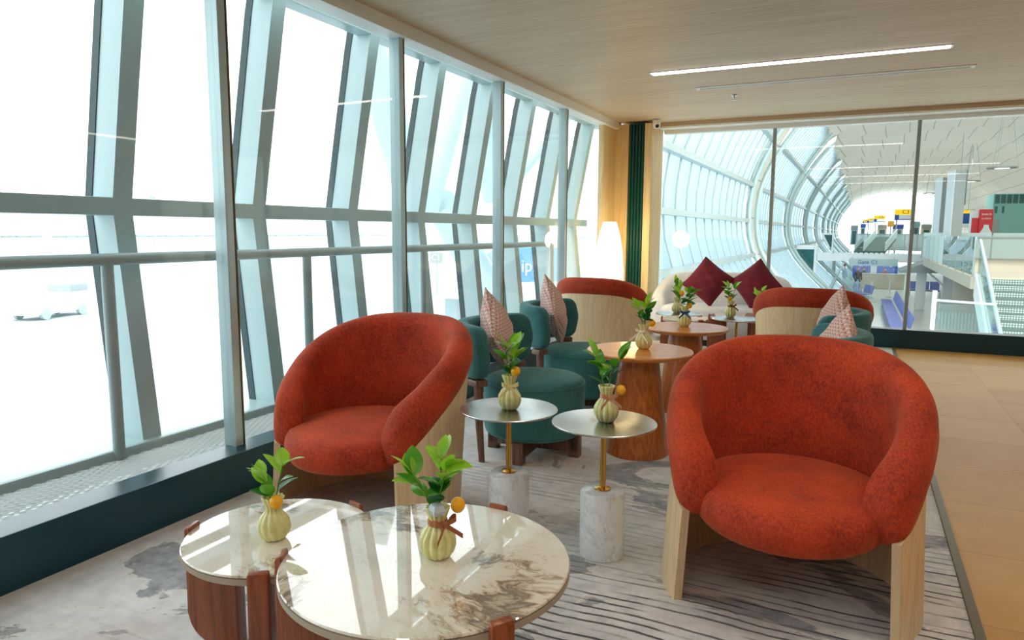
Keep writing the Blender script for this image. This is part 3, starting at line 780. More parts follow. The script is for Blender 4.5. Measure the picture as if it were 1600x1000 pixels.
# ---- marble coffee tables
def leg_mb(r, z, ang, w=.165, th=.056, cap=.022):
    # radial slab with a rounded outer foot and a cap that hooks over the rim
    prof = [(r - w, 0.0)]
    rb = .105; xo = r + .016
    for k in range(9):
        t = -PI / 2 + PI / 2 * k / 8
        prof.append((xo - rb + rb * math.cos(t), rb + rb * math.sin(t)))
    for k in range(3):
        t = PI / 2 * k / 2; prof.append((xo - .014 + .014 * math.cos(t), z + .0 + .014 * math.sin(t)))
    prof += [(r - .004, z + .014), (r - .004, z - .03), (r - w, z - .03)]
    bm = bmesh.new()
    f0 = [bm.verts.new((x, -th / 2, zz)) for x, zz in prof]; f1 = [bm.verts.new((x, th / 2, zz)) for x, zz in prof]
    n = len(prof); bm.faces.new(f0); bm.faces.new(list(reversed(f1)))
    for i in range(n): bm.faces.new((f0[i], f0[(i + 1) % n], f1[(i + 1) % n], f1[i]))
    ed = [e for e in bm.edges if abs(e.verts[0].co.y - e.verts[1].co.y) < 1e-6]
    bmesh.ops.bevel(bm, geom=ed, offset=.006, segments=3, profile=.5, affect='EDGES', clamp_overlap=True)
    bmesh.ops.rotate(bm, verts=bm.verts, cent=(0, 0, 0), matrix=Matrix.Rotation(ang, 3, 'Z'))
    return MB().bm(bm)
def coffee(label, loc, r, z, angs, group):
    t = thing('coffee_table', label, 'table', (*loc, 0), 0, group)
    obj('tabletop', MB().lathe([(0, z - .008), (r - .006, z - .008), (r - .001, z - .006), (r, z - .004), (r, z - .003), (r - .003, z), (0, z)], 96), 'marble_top', t, angle=30)
    obj('rim', MB().lathe([(0, z - .028), (r - .004, z - .028), (r, z - .024), (r, z - .0085), (0, z - .0085)], 96), 'bronze', t, angle=30)
    for a in angs: obj('leg', leg_mb(r, z, rad(a), .14 if r < .3 else .165), 'red_wood', t, angle=30)
    return t
M['bronze'] = plain('taupe_table_rim', srgb(170, 154, 134), .4)
GCF = 'round marble coffee tables with slab legs'
coffee('smaller low round marble coffee table at the left, under the larger one', (-1.49, 1.49), .27, .36, (200, 75, -57), GCF)
coffee('larger round marble coffee table in the foreground, overlapping the smaller one', (-.945, 1.445), .366, .42, (206.6, -32, 87.5), GCF)
coffee('low marble coffee table in front of the white sofa, the right one of two', (-.98, 7.28), .33, .42, (195, 75, -50), GCF)
coffee('smaller marble coffee table in front of the left end of the white sofa', (-1.55, 7.36), .26, .36, (190, 75, -50), GCF)

# ---- steel and marble side tables
def side(label, loc, r=.2, z=.53, proto=[None]):
    if proto[0]: return dup(proto[0], (*loc, 0), 0, label)
    t = thing('side_table', label, 'table', (*loc, 0), 0, 'steel side tables on brass stems and marble drums')
    obj('base', MB().lathe([(0, 0), (.082, 0), (.086, .004), (.086, .252), (.083, .259), (.076, .263), (0, .263)], 48), 'marble_base', t, angle=30)
    obj('flange', MB().lathe([(0, .263), (.031, .263), (.031, .268), (.012, .272), (0, .272)], 32), 'brass', t)
    obj('stem', MB().lathe([(.0115, .268), (.0115, z - .006)], 20), 'brass', t)
    obj('tabletop', MB().lathe([(0, z - .007), (r - .002, z - .007), (r, z - .005), (r, z - .002), (r - .002, z), (0, z)], 80), 'steel', t, angle=30)
    proto[0] = t; return t
side('steel-topped side table with white marble drum, nearest the right foreground armchair', (-.832, 2.51))
side('steel-topped side table with marble drum base just right of the window-side rust armchair', (-1.245, 2.525))
side('steel-topped brass-stemmed side table behind the rear conical table, left of the sofa cushions', (-1.405, 6.27))
side('steel-topped brass-stemmed side table beside the far right oak armchair', (-.885, 6.13))

# ---- conical wood tables
wt = thing('conical_table', 'orange-brown wooden pedestal table with a tapered column, nearer one beside the green chairs', 'table', (-1.072, 3.84, 0), 0, 'conical wooden pedestal tables')
obj('tabletop', MB().lathe([(0, .564), (.275, .564), (.292, .574), (.297, .584), (.293, .59), (0, .59)], 72), 'honey_top', wt, angle=30)
obj('pedestal', MB().lathe([(0, 0), (.176, 0), (.18, .004), (.108, .55), (.108, .565), (0, .565)], 56), 'honey', wt, angle=30)
dup(wt, (-1.055, 4.93, 0), .5, 'orange-brown wooden pedestal table with a tapered column, rear one with the blue-ribboned vase')

# ---- lantern lamp
lp = thing('lantern_lamp', 'tall glowing white bullet-shaped lantern lamp by the timber column', 'lamp', (-2.41, 7.32, 0))
lpf = [(.0, .03), (.13, .03), (.145, .10), (.158, .35), (.162, .6), (.158, .85), (.142, 1.05), (.112, 1.22), (.075, 1.345), (.068, 1.355), (0, 1.355)]
obj('lamp_shade', MB().lathe(lpf, 32), 'lamp', lp, angle=60)
obj('base', MB().lathe([(0, 0), (.14, 0), (.14, .03), (0, .03)], 32), 'white', lp)

# ---- potted sprigs in ribbed vases
def leaf_mb(L, W, bend, fold, m):
    n, k = 9, 4
    def fn(u, v):
        s = v * 2 - 1; w = W / 2 * (math.sin(PI * clamp(u) ** .8)) ** .8 + .0008
        a = bend * u
        x = s * w; y = L * (math.sin(a) / bend if abs(bend) > 1e-3 else u); z = -L * ((1 - math.cos(a)) / bend if abs(bend) > 1e-3 else 0) + abs(s) * w * fold
        return (x, y, z)
    mb = MB().grid(fn, n, k, m=m)
    return mb
VN = [0]
def vase_plant(label, loc, seed, h=.142, bow=None, lemons=((.03, -.02, .165),), leaves=10, ph=.13, tint=0., spread=1., twist=0.):
    rg = random.Random(seed)
    t = thing('vase_with_sprig', label, 'vase', loc, rg.uniform(0, 1) * 0, 'ribbed celadon vases with green sprigs')
    prof = [(0, 0), (.024, 0), (.030, .004), (.041, .02), (.0465, .04), (.044, .06), (.034, .078), (.024, .092), (.0205, .102), (.023, .116), (.028, .130), (.031, .1395), (.029, .142), (.026, .138), (.019, .12), (.0165, .104), (0, .10)]
    prof = [(r, z * h / .142) for r, z in prof]
    def rf(a, z):
        w = abs(math.sin(6 * (a + twist * z))) 
        d = 1 + (.15 * w - .10) * (1 if z < .1 * h / .142 else 1.3)
        return d
    obj('vase', MB().lathe(prof, 96, rf=rf), 'vase', t, angle=50)
    zt = h * .98
    if bow:
        zb = h * .70; mt = 'rib_' + bow
        b = MB().lathe([(.0225, zb - .007), (.0255, zb - .006), (.0255, zb + .006), (.0225, zb + .007)], 24)
        r_ = obj('ribbon', b, mt, t)
        a = {'cream': -60, 'pale': -110, 'pink_ribbon': -50, 'copper': -20, 'blue': -75, 'rust': -40}[bow]
        bm_ = T((.026 * math.cos(rad(a)), .026 * math.sin(rad(a)), zb), (0, 0, rad(a + 90)))
        for sg in (-1, 1):
            L = .034
            lo = MB().grid(lambda u, v: (sg * L * math.sin(PI * u) ** .7 * (1 if True else 1), -.004 - .008 * math.sin(2 * PI * u), (v - .5) * .016 * (1 - .4 * (1 - math.sin(PI * u))) + .012 * math.sin(PI * u)), 14, 3, m=bm_)
            obj('bow_loop', lo, mt, r_)
            tl_ = .055 if bow != 'pale' else .085
            lo = MB().grid(lambda u, v: (sg * tl_ * .75 * u, -.005 - .02 * u, -tl_ * .65 * u + (v - .5) * .014), 8, 2, m=bm_)
            obj('bow_tail', lo, mt, r_)
        obj('knot', MB().rbox(-.007, .007, -.009, .003, -.007, .007, .003, 2, bm_), mt, r_)
    elif seed == 1:
        pass
    ns = 3
    stems = []
    for i in range(ns):
        a = rg.uniform(-.6, .6) + i * 2.094 + seed; r0 = .012; hh = ph * rg.uniform(.55, 1.)
        tip = Vector((math.cos(a) * .05 * spread * rg.uniform(.4, 1), math.sin(a) * .05 * spread * rg.uniform(.4, 1), zt + hh * .8))
        b0 = Vector((math.cos(a) * r0 * .3, math.sin(a) * r0 * .3, h * .76)); md = (b0 + tip) / 2 + Vector((rg.uniform(-.01, .01), rg.uniform(-.01, .01), .01))
        stems.append((b0, md, tip, obj('stem', MB().tube([b0, md, tip], [.0024, .002, .0013], 7), 'stem', t)))
    leaves = int(leaves * 1.9)
    for i in range(leaves):
        b0, md, tip, so_ = stems[i % ns]; f = [1.0, .45, .75, .95, .3, .6][(i // ns) % 6]
        p = b0.lerp(md, f * 2) if f < .5 else md.lerp(tip, f * 2 - 1)
        if p.z < zt - .012: p.z = zt - .012
        az = rg.uniform(0, 6.28) if f < .9 else math.atan2(tip.y, tip.x) + rg.uniform(-1.2, 1.2)
        el = rg.uniform(.35, .95) if f < .7 else rg.uniform(.55, 1.35)
        L = rg.uniform(.060, .088); W = L * rg.uniform(.42, .56)
        m = Matrix.Translation(p) @ Matrix.Rotation(az - PI / 2, 4, 'Z') @ Matrix.Rotation(el, 4, 'X') @ Matrix.Rotation(rg.uniform(-.7, .7), 4, 'Y')
        q = f + rg.uniform(-.45, .2) + tint
        obj('leaf', leaf_mb(L, W, rg.uniform(.2, .8), .22, m), 'leaf_light' if q > .85 else 'leaf_mid' if q > .5 else 'leaf_dark', so_, recalc=False, angle=80)
    for (x, y, z) in lemons:
        obj('kumquat', MB().lathe([(.0188 * math.sin(PI * k / 12), -.0205 * math.cos(PI * k / 12)) for k in range(13)], 20, T((x, y, z))), 'lemon', t)
    return t
vase_plant('ribbed celadon vase with one kumquat, no ribbon, on the smaller foreground marble table', (-1.474, 1.452, .36), 1, .128, None, ((.03, -.018, .122),), 8, .12, .25, 1.1, 4.)
v2 = vase_plant('ribbed celadon vase with a copper ribbon on the larger foreground marble table', (-.922, 1.462, .42), 12, .135, 'copper', ((.042, .03, .135),), 14, .16, .3, 1.5)
obj('paper_tuft', MB().lathe([(.0, .118), (.016, .12), (.021, .132), (.015, .146), (.0, .15)], 14, T((.008, -.014, 0)), rf=lambda a, z: 1 + .2 * math.sin(5 * a + 60 * z)), 'paper', v2)
vase_plant('ribbed celadon vase with a cream ribbon bow on the left steel side table', (-1.237, 2.515, .53), 23, .142, 'cream', ((.036, -.02, .164),), 12, .16, .1)
vase_plant('ribbed celadon vase with a pink ribbon bow on the side table nearest the viewer', (-.826, 2.515, .53), 34, .142, 'pink_ribbon', ((.052, .012, .125),), 13, .14, .0, 1.3)
vase_plant('celadon vase with long trailing pale ribbon on the nearer conical wooden table', (-1.063, 3.885, .59), 45, .142, 'pale', ((.045, .0, .15),), 11, .17, .05)
vase_plant('celadon vase with a blue ribbon bow on the rear conical wooden table', (-1.068, 4.955, .59), 56, .142, 'blue', ((.035, -.01, .15), (-.02, -.03, .235)), 11, .16, .0, 1.2)
vase_plant('celadon vase without a ribbon on the far left steel side table, behind the blue-ribboned vase', (-1.425, 6.29, .53), 67, .142, None, (), 8, .17, .15)
vase_plant('celadon vase with a rust ribbon on the steel table before the burgundy cushions', (-.942, 6.16, .53), 78, .142, 'rust', ((-.005, -.03, .165),), 9, .15, .1, 1.2)
vase_plant('celadon vase half hidden behind the far right oak armchair, only leaves and side showing', (-.83, 7.2, .42), 89, .142, None, (), 8, .16, .2)

# ---- ceiling fittings
ls = thing('ceiling_light', 'long lit twin-tube light recessed in the wood ceiling', 'light', (-.55, 5.84, CZ))
obj('housing', MB().rbox(-1.06, 1.06, -.045, .045, -.006, .02, .002), 'white', ls)
for sg in (-1, 1): obj('light_tube', MB().rbox(-1.04, 1.04, sg * .024 - .013, sg * .024 + .013, -.010, -.005, .002), 'tube', ls)
ad = thing('air_diffuser', 'long unlit slotted air diffuser in the ceiling behind the lit strip', 'vent', (-.33, 6.6, CZ))
obj('frame', MB().rbox(-1.06, 1.06, -.055, -.035, -.008, .02, .002).rbox(-1.06, 1.06, .035, .055, -.008, .02, .002).rbox(-1.06, -1.03, -.04, .04, -.008, .02, .002).rbox(1.03, 1.06, -.04, .04, -.008, .02, .002), 'white', ad)
for k in range(2): obj('slat', MB().rbox(-1.03, 1.03, -.017 + k * .028, -.007 + k * .028, -.004, .016, .001), 'white', ad)
sp = thing('sprinkler', 'small chrome sprinkler head under the wood ceiling', 'sprinkler', (-1.13, 7.05, CZ))
obj('escutcheon', MB().lathe([(0, 0), (.035, 0), (.03, -.008), (.012, -.012), (0, -.012)], 24), 'steel', sp)
obj('head', MB().lathe([(0, -.012), (.010, -.012), (.008, -.03), (.004, -.035), (.004, -.045), (.022, -.046), (.022, -.049), (0, -.05)], 20), 'steel', sp)
dc = thing('dome_camera', 'white dome security camera with black lens at the top of the timber column', 'camera', (-2.165, 8.2, 2.485))
obj('housing', MB().lathe([(0, 0.04), (.045, .04), (.047, 0), (.043, -.028), (.03, -.048), (.012, -.057), (0, -.058)], 28), 'white', dc)
obj('lens', MB().lathe([(.024 * math.sin(PI * k / 10), -.024 * math.cos(PI * k / 10)) for k in range(11)], 20, T((.013, -.025, -.028))), 'black', dc)
SKY, STRIP, CONC, EXPO = 1.9, 10., 170., 1.0
# ================================================================== CONCOURSE BEYOND THE FAR GLASS
ZL = -2.75
LP = [(.6, -2.9), (-.35, -2.4), (-1.2, -1.55), (-2.05, -.74), (-2.68, 0.0), (-3.05, .62), (-3.21, 1.2), (-3.25, 1.72), (-3.22, 2.3), (-3.12, 2.85), (-2.66, 3.95), (-2.05, 4.95), (-1.41, 5.75), (-.3, 6.5), (1.2, 7.1), (3, 7.45), (5, 7.55)]
PROF = LP + [(10 - x, z) for x, z in reversed(LP[7:-1])] + [(13.2, -.5), (13.0, -2.9)]
AL = [0.]
for a, b in zip(PROF, PROF[1:]): AL.append(AL[-1] + math.hypot(b[0] - a[0], b[1] - a[1]))
XS = list(zip(AL, [p[0] for p in PROF])); ZS = list(zip(AL, [p[1] for p in PROF]))
def prof_pt(s): return cinterp(XS, s), cinterp(ZS, s)
S17 = AL[7]
def s_at_z(z):    # arc length on the left flank for a height
    return interp([(PROF[i][1], AL[i]) for i in range(13)], z)
Y0 = [13. + 12.5 * k for k in range(9)]
wc = struct('wall_concourse')
def glz_edge(z):      # lens-shaped glazed bay: half shift of its near edge with height
    return .10 * max(0, z - 2.2) ** 2
ZG = [-2.6, -1.9, -1.2, -.55, .05, .6, 1.15, 1.62, 2.1, 2.72, 3.4, 4.1, 4.8, 5.5, 6.1]
for k, y0 in enumerate(Y0):
    y1 = y0 + 10.4
    pts = []
    for z in ZG:
        x, zz = prof_pt(s_at_z(z)); pts.append((x, zz))
    ya = y0 - 3 if k == 0 else y0
    def yl(z): return min(ya + glz_edge(z), y1 - .6)
    def yr(z): return y1
    n = len(ZG) - 1
    bay = MB().grid(lambda u, v: (pts[int(round(v * n))][0] - .06, lerp(yl(ZG[int(round(v * n))]), yr(0), u), pts[int(round(v * n))][1]), 4, n)
    obj('glass_bay', bay, 'frit', wc, angle=60, recalc=False)
    bars = MB()
    nb = (14 if k < 2 else 6)
    for j in range(nb + 1):
        u = j / nb; w = .026 if (j % 4) else .045
        if j in (0, nb): w = .12
        if k > 1: w *= 1.4
        for i in range(n):
            za, zb = ZG[i], ZG[i + 1]
            a = Vector((pts[i][0], lerp(yl(za), y1, u), pts[i][1])); b = Vector((pts[i + 1][0], lerp(yl(zb), y1, u), pts[i + 1][1]))
            bars.add([a + Vector((0, -w, 0)), a + Vector((.03, -w, 0)), a + Vector((.03, w, 0)), a + Vector((0, w, 0)), b + Vector((0, -w, 0)), b + Vector((.03, -w, 0)), b + Vector((.03, w, 0)), b + Vector((0, w, 0))],
                     [(0, 1, 5, 4), (1, 2, 6, 5), (2, 3, 7, 6), (3, 0, 4, 7)])
    obj('glazing_bars', bars, 'facade' if k else 'rail', wc, sm=False)
    tb = MB()
    for z in (-1.55, .55, 1.62, 2.72, 4.1):
        x, zz = prof_pt(s_at_z(z)); tb.box(x - .02, x + .14, yl(z), y1, zz - .06, zz + .06)
    obj('transom', tb, 'rail', wc, sm=False)
    # rib on each side of the bay
    for ye in ((y1 + .1,) if k == 0 else (y0 - .1, y1 + .1)):
        rb = MB(); ss = [s_at_z(-2.6) + (s_at_z(6.15) - s_at_z(-2.6)) * i / 40 for i in range(41)]
        rb.tube([(prof_pt(s)[0] + .10, ye + (glz_edge(prof_pt(s)[1]) if ye < y0 else 0) * (1 if prof_pt(s)[1] < 6 else 1), prof_pt(s)[1]) for s in ss], .075, 8)
        obj('arch_rib', rb, 'facade', wc)
# roof membrane: scalloped skin over everything that is not glazed
def membrane(k):
    y0 = Y0[k]; ya = y0 + 10.4; yb = (Y0[k + 1] if k + 1 < len(Y0) else y0 + 12.5)
    mb = MB(); uv = []
    S0 = s_at_z(-2.6); S6 = s_at_z(6.0); ns = 60; ny = 16
    vs = []; fs = []
    yst = (y0 - 4.2 if k == 0 else y0)
    for i in range(ns + 1):
        s = S0 + (AL[-1] - S0) * i / ns
        x, z = prof_pt(s)
        for j in range(ny + 1):
            if s < S6:
                lo, hi = ya, yb + min(glz_edge(z), 9.8)
                y = lerp(lo, hi, j / ny)
            else: y = lerp(yst, yb + .0, j / ny)
            b = .32 * abs(math.sin(PI * (y - 13) / 6.25)) * smooth((s - S17) / 4.)
            cx, cz = 5, 1.7; d = math.hypot(x - cx, z - cz)
            vs.append((x - (x - cx) / d * -b * 0 - (x - cx) / d * b * -1 * 1.0, y, z + (z - cz) / d * b)); uv.append((s, y))
    for i in range(ns):
        s = S0 + (AL[-1] - S0) * i / ns
        for j in range(ny):
            a = i * (ny + 1) + j
            fs.append((a, a + 1, a + ny + 2, a + ny + 1))
    mb.add(vs, fs)
    o = obj('roof_membrane', mb, 'membrane', wc, angle=50, recalc=False)
    L = o.data.uv_layers.new(name='UVMap')
    for lp_ in o.data.loops: L.data[lp_.index].uv = uv[lp_.vertex_index]
for k in range(len(Y0)): membrane(k)
ew = struct('wall_end')
gp = MB(); inner = [(x, z) for x, z in PROF]
gp.add([(x, 126., z) for x, z in inner], [tuple(range(len(inner)))]); obj('glass_pane', gp, 'glass_out', ew, sm=False)
eb = MB()
for i in range(18): eb.box(-3 + i, -2.95 + i, 125.8, 125.9, ZL, 7.6)
for i in range(14): eb.box(-3.2, 13.3, 125.8, 125.9, ZL + .75 * i, ZL + .75 * i + .045)
obj('glazing_bars', eb, 'signwhite', ew, sm=False)
struct('floor_concourse', MB().box(-1.0, 13.2, 9.2, 126, ZL - .2, ZL), 'concfloor', sm=False)
struct('floor_landing', MB().box(3.0, 13, 24.2, 41, -.35, 0).box(5.2, 13, 41, 100, -.35, 0), 'counter', sm=False)

def sign_at(x0, x1, y0, y1, Y, label, text=None, tw=.6, pole=True):
    a = atY(x0, y0, Y); b = atY(x1, y1, Y); w = (b.x - a.x); h = a.z - b.z; c = (a + b) / 2
    t = thing('gate_sign', label, 'sign', (c.x, Y, ZL), 0, 'yellow and blue gate signs')
    zc = c.z - ZL
    obj('header', MB().rbox(-w / 2, w / 2, -.08, .08, zc, zc + h / 2, .01), 'yellow', t)
    obj('info_panel', MB().rbox(-w / 2, w / 2, -.075, .075, zc - h * .40, zc - .005, .01), 'signwhite', t)
    obj('side_panel', MB().box(-w / 2 - .01, -w / 2 + w * .26, -.085, .085, zc - h * .41, zc - .006), 'signblue', t, sm=False)
    obj('footer', MB().box(-w / 2 - .01, w / 2 + .01, -.08, .08, zc - h * .5, zc - h * .40), 'signblue', t, sm=False)
    obj('post', MB().box(-w * .4, -w * .4 + .12, -.05, .05, 0, zc - h * .5), 'rail', t, sm=False)
    if text: letters(text, h * .50, 'ink', t, (w * .14, -.09, zc + h * .245), (PI / 2, 0, 0))
    return t
sign_at(1398.5, 1424, 327, 344, 75, 'nearest yellow and blue gate sign reading C3 in the concourse', 'C3')
sign_at(1366, 1383, 337, 347, 95, 'second yellow and blue gate sign, reading C5, left of the C3 sign', 'C5')
sign_at(1355.5, 1365, 341, 348, 108, 'third yellow and blue gate sign in the concourse, small and left of C5', 'C7')
sign_at(1348, 1355.5, 343, 348.5, 118, 'farthest and smallest yellow and blue gate sign, leftmost of the row', 'C9')
a = atY(1392, 350, 70); t = thing('banner', 'small orange board below and left of the C3 sign', 'board', (a.x, 70, ZL))
obj('board', MB().rbox(-.25, .25, -.05, .05, a.z - ZL - .25, a.z - ZL + .25, .02), 'orange_sign', t); obj('post', MB().box(-.05, .05, -.04, .04, 0, a.z - ZL - .25), 'rail', t, sm=False)
a = atY(1492, 312, 55); t = thing('pennant', 'orange triangular hanging flag left of the white pylons', 'flag', (a.x, 55, a.z))
obj('flag', MB().prism([(-.12, -.5), (.25, .45), (.25, -.5)], -.02, .02, T((0, 0, 0), (PI / 2, 0, 0))), 'orange_sign', t, sm=False); obj('cord', MB().tube([(.2, 0, .4), (.2, 0, 4.6)], .015, 6), 'rail', t)
# white air pylons
for (xl, xm, xr, yt, Y, lb) in ((1466, 1474, 1487, 277, 43, 'left of two tall white air pylons in the concourse'), (1483, 1494, 1511, 266, 40, 'right and nearer of two tall white air pylons in the concourse')):
    p0 = atY(xm, yt, Y); p1 = atY(xr, yt, Y); w = p1.x - p0.x
    t = thing('air_pylon', lb, 'pylon', (p0.x, Y, 0), 0, 'white air pylons')
    H = p0.z
    obj('body', MB().prism([(0, 0), (w, 0), (w, .9), (-.22, .9)], .0, H), 'greyf', t, sm=False)
    obj('side_panel', MB().prism([(-.01, -.02), (-.23, .9), (-.25, .9), (-.03, -.02)], 1.1, H), 'signwhite', t, sm=False)
    obj('edge_trim', MB().box(w, w + .05, -.02, .1, 2.6, H), 'dark', t, sm=False)
# pendant lamps
for x, y, Y, r, lb in ((1566, 262, 40, .62, 'largest ring pendant lamp hanging under the concourse roof, far right'), (1517, 283, 55, .55, 'middle ring pendant lamp, right of the white pylons'), (1452, 302, 80, .5, 'small distant ring pendant lamp left of the white pylons')):
    p = atY(x, y, Y); t = thing('pendant_lamp', lb, 'lamp', (p.x, Y, p.z), 0, 'ring pendant lamps')
    obj('ring', MB().lathe([(r * .55, -.03), (r, -.03), (r, .03), (r * .55, .03), (r * .55, -.03)], 28), 'greyf', t)
    obj('diffuser', MB().lathe([(0, -.04), (r * .5, -.04), (r * .5, -.01), (0, -.01)], 24), 'pendant', t)
    for k in range(3):
        q = 2 * PI * k / 3; obj('cable', MB().tube([(r * math.cos(q), r * math.sin(q), 0), (r * .3 * math.cos(q), r * .3 * math.sin(q), 7.0 - p.z)], .012, 5), 'rail', t)
# red kiosk and teal block on the upper deck
p0 = atY(1521, 327, 50); p1 = atY(1531.5, 327, 50); p2 = atY(1553, 327, 50)
t = thing('snack_kiosk', 'red and white snack kiosk with white lettering on the upper deck', 'kiosk', (p1.x, 50, 0)); w = p2.x - p1.x
H = p1.z
obj('body', MB().rbox(0, w, 0, 1.6, 0, H, .02), 'red', t)
obj('side_panel', MB().box(p0.x - p1.x, -.005, .3, 1.4, .0, H - .05), 'signwhite', t, sm=False)
obj('side_sign', MB().box(p0.x - p1.x - .01, -.004, .285, .3, .5, H - .5), 'red', t, sm=False)
letters('SNACK', w * .23, 'signwhite', t, (w * .52, -.02, H - .30), (PI / 2, 0, 0))
letters('& DRINK', w * .18, 'signwhite', t, (w * .52, -.02, H - .55), (PI / 2, 0, 0))
bt = MB().lathe([(.0, 0), (.30, 0), (.30, .25), (.16, .5), (.13, .62), (.13, .72), (0, .72)], 20, T((w * .55, -.02, H - 1.62), (0, 0, 0), (1, .08, 1)))
obj('bottle_graphic', bt, 'signwhite', t)
p0 = atY(1553.5, 303, 56); t = thing('teal_pavilion', 'teal clad pavilion with a band of dark green windows on the upper deck', 'building', (p0.x, 56, 0)); H = p0.z
obj('wall', MB().box(0, 5.2, 0, 3, 0, H), 'teal', t, sm=False)
for k in range(8):
    wd = obj('window', MB().rbox(.06 + .33 * k, .33 + .33 * k, -.04, .02, H - .62, H - .06, .01), 'tealglass', t)
obj('door', MB().rbox(.05, .42, -.03, .02, 0, 2.2, .01), 'greyf', t); obj('window', MB().box(.1, .25, -.03, .02, H - 1.25, H - .8), 'tealglass', t, sm=False); obj('window', MB().box(.5, .62, -.03, .02, H - 1.25, H - .8), 'tealglass', t, sm=False)
# info screen behind pylons
p = atY(1512, 338, 58); t = thing('info_screen', 'hanging blue and yellow information screen right of the white pylons', 'screen', (p.x, 58, p.z))
obj('screen', MB().rbox(-.5, .45, -.06, .06, -.55, .45, .02), 'signblue', t); obj('header', MB().box(-.48, .40, -.07, -.06, .2, .42), 'yellow', t, sm=False); obj('footer', MB().box(-.48, .42, -.07, -.06, -.8, -.5), 'signwhite', t, sm=False); obj('cord', MB().tube([(0, 0, .45), (0, 0, 7.2 - p.z)], .02, 6), 'rail', t)

# upper deck balustrades and the stair
t = thing('deck_balustrade', 'frosted glass balustrade with steel rail along the upper deck', 'balustrade', (2.9, 41, 0))
for k in range(7):
    obj('glass_panel', MB().box(k * 1.45 + .03, k * 1.45 + 1.42, -.02, .02, .05, 1.28), 'ice', t, sm=False)
    obj('post', MB().tube([(k * 1.45, 0, 0), (k * 1.45, 0, 1.2)], .035, 8), 'rail', t)
obj('top_rail', MB().tube([(0, -.05, 1.06), (10.2, -.05, 1.06)], .045, 8), 'rail', t)
t = thing('deck_balustrade', 'frosted glass side balustrade beneath the white pylons, running away down the deck', 'balustrade', (3.05, 24.3, 0))
for k in range(8):
    obj('glass_panel', MB().box(-.02, .02, .05 + k * 2.05, 2.0 + k * 2.05, .05, 1.15), 'ice' if k > 3 else 'glass_green', t, sm=False)
    obj('post', MB().tube([(0, k * 2.05, 0), (0, k * 2.05, 1.15)], .03, 8), 'rail', t)
s0 = thing('staircase', 'steel stair with perforated risers coming down from the upper deck towards the glass', 'stairs', (3.25, 24.2, 0))
ns = 16; rise = 2.75 / ns; run = .34
for k in range(ns):
    obj('tread', MB().rbox(0, 3.2, -run * (k + 1), -run * k + .03, -rise * (k + 1) - .04, -rise * (k + 1), .006), 'dark', s0)
    obj('riser', MB().box(0, 3.2, -run * k - .005, -run * k + .005, -rise * (k + 1), -rise * k - .04), 'perf', s0, sm=False)
sl = -2.75 / (ns * run)
def slope_poly(z0, z1, x0, x1):
    y1 = -ns * run
    return MB().add([(x, y, z + sl * -y * 1) for x in (x0, x1) for y, z in ((0, z0), (0, z1), (y1, z1), (y1, z0))],
                    [(0, 1, 2, 3), (7, 6, 5, 4), (0, 4, 5, 1), (1, 5, 6, 2), (2, 6, 7, 3), (3, 7, 4, 0)])
obj('stringer', slope_poly(-.55, .1, -.16, -.02), 'signwhite', s0, sm=False)
obj('glass_panel', slope_poly(.1, .95, -.10, -.08), 'glass_green', s0, sm=False)
obj('handrail', MB().tube([(-.09, .1, 1.05), (-.09, 0, 1.05), (-.09, -ns * run, 1.05 - 2.75), (-.09, -ns * run - .15, .2 - 2.75)], .05, 10), 'alu', s0)
# white bridge beam with scalloped canopy edge and gate board
p0 = atY(1277, 396, 45); p1 = atY(1480, 396, 45); L = p1.x - p0.x
t = thing('footbridge', 'white footbridge beam with a scalloped edge crossing the concourse', 'bridge', (p0.x, 45, p0.z))
obj('beam', MB().box(0, L, 0, 1.6, -.42, -.04), 'signwhite', t, sm=False)
sc_ = MB()
rs = L / 48
for k in range(24): sc_.prism([(L / 24 * (k + .5) + rs * math.cos(PI * j / 10), rs * .8 * math.sin(PI * j / 10)) for j in range(11)], -1.6, .02, T((0, 0, -.05), (PI / 2, 0, 0)))
obj('scalloped_canopy', sc_, 'signwhite', t, angle=40)
gl = obj('glass_wall', MB().box(.0, L, .4, .43, ZL - p0.z, -.43), 'glass_out', t, sm=False)
t = thing('gate_board', 'pale hanging board reading Gate C1 below the footbridge', 'sign', (atY(1362, 410, 44.8).x, 44.8, atY(1362, 410, 44.8).z))
obj('board', MB().rbox(-1.15, 1.3, -.02, .02, -.2, .2, .01), 'facade', t); letters('Gate C1', .30, 'signblue', t, (-.2, -.03, 0), (PI / 2, 0, 0)); obj('hanger', MB().box(-1.0, -.97, -.01, .01, .2, .32), 'rail', t, sm=False); obj('hanger', MB().box(1.1, 1.13, -.01, .01, .2, .32), 'rail', t, sm=False)
# counter, partitions
p0 = atY(1345, 447, 57); t = thing('gate_counter', 'long beige gate counter on the concourse floor', 'counter', (p0.x, 57, ZL))
obj('body', MB().rbox(0, 2.75, 0, .8, 0, 1.05, .02), 'counter', t); obj('worktop', MB().rbox(-.05, 2.8, -.05, .85, 1.05, 1.1, .01), 'concrete', t)
for k in range(9):
    x = atY(1337 + k * 8, 420, 64).x
    q = thing('seat_bank', 'blue seat bank standing behind the beige gate counter, number %s from the left' % ['one', 'two', 'three', 'four', 'five', 'six', 'seven', 'eight', 'nine'][k], 'seat', (x, 64 + (k % 3) * 1.5, ZL), 0, 'blue seats behind the counter')
    obj('backrest', MB().rbox(-.22, .22, 0, .08, .45, 1.25 + .35 * ((k * 5) % 3 == 0), .03), 'panelblue', q); obj('seat', MB().rbox(-.22, .22, -.45, 0, .40, .48, .03), 'seatblue', q); obj('frame', MB().box(-.2, .2, -.25, -.18, 0, .40), 'rail', q, sm=False)
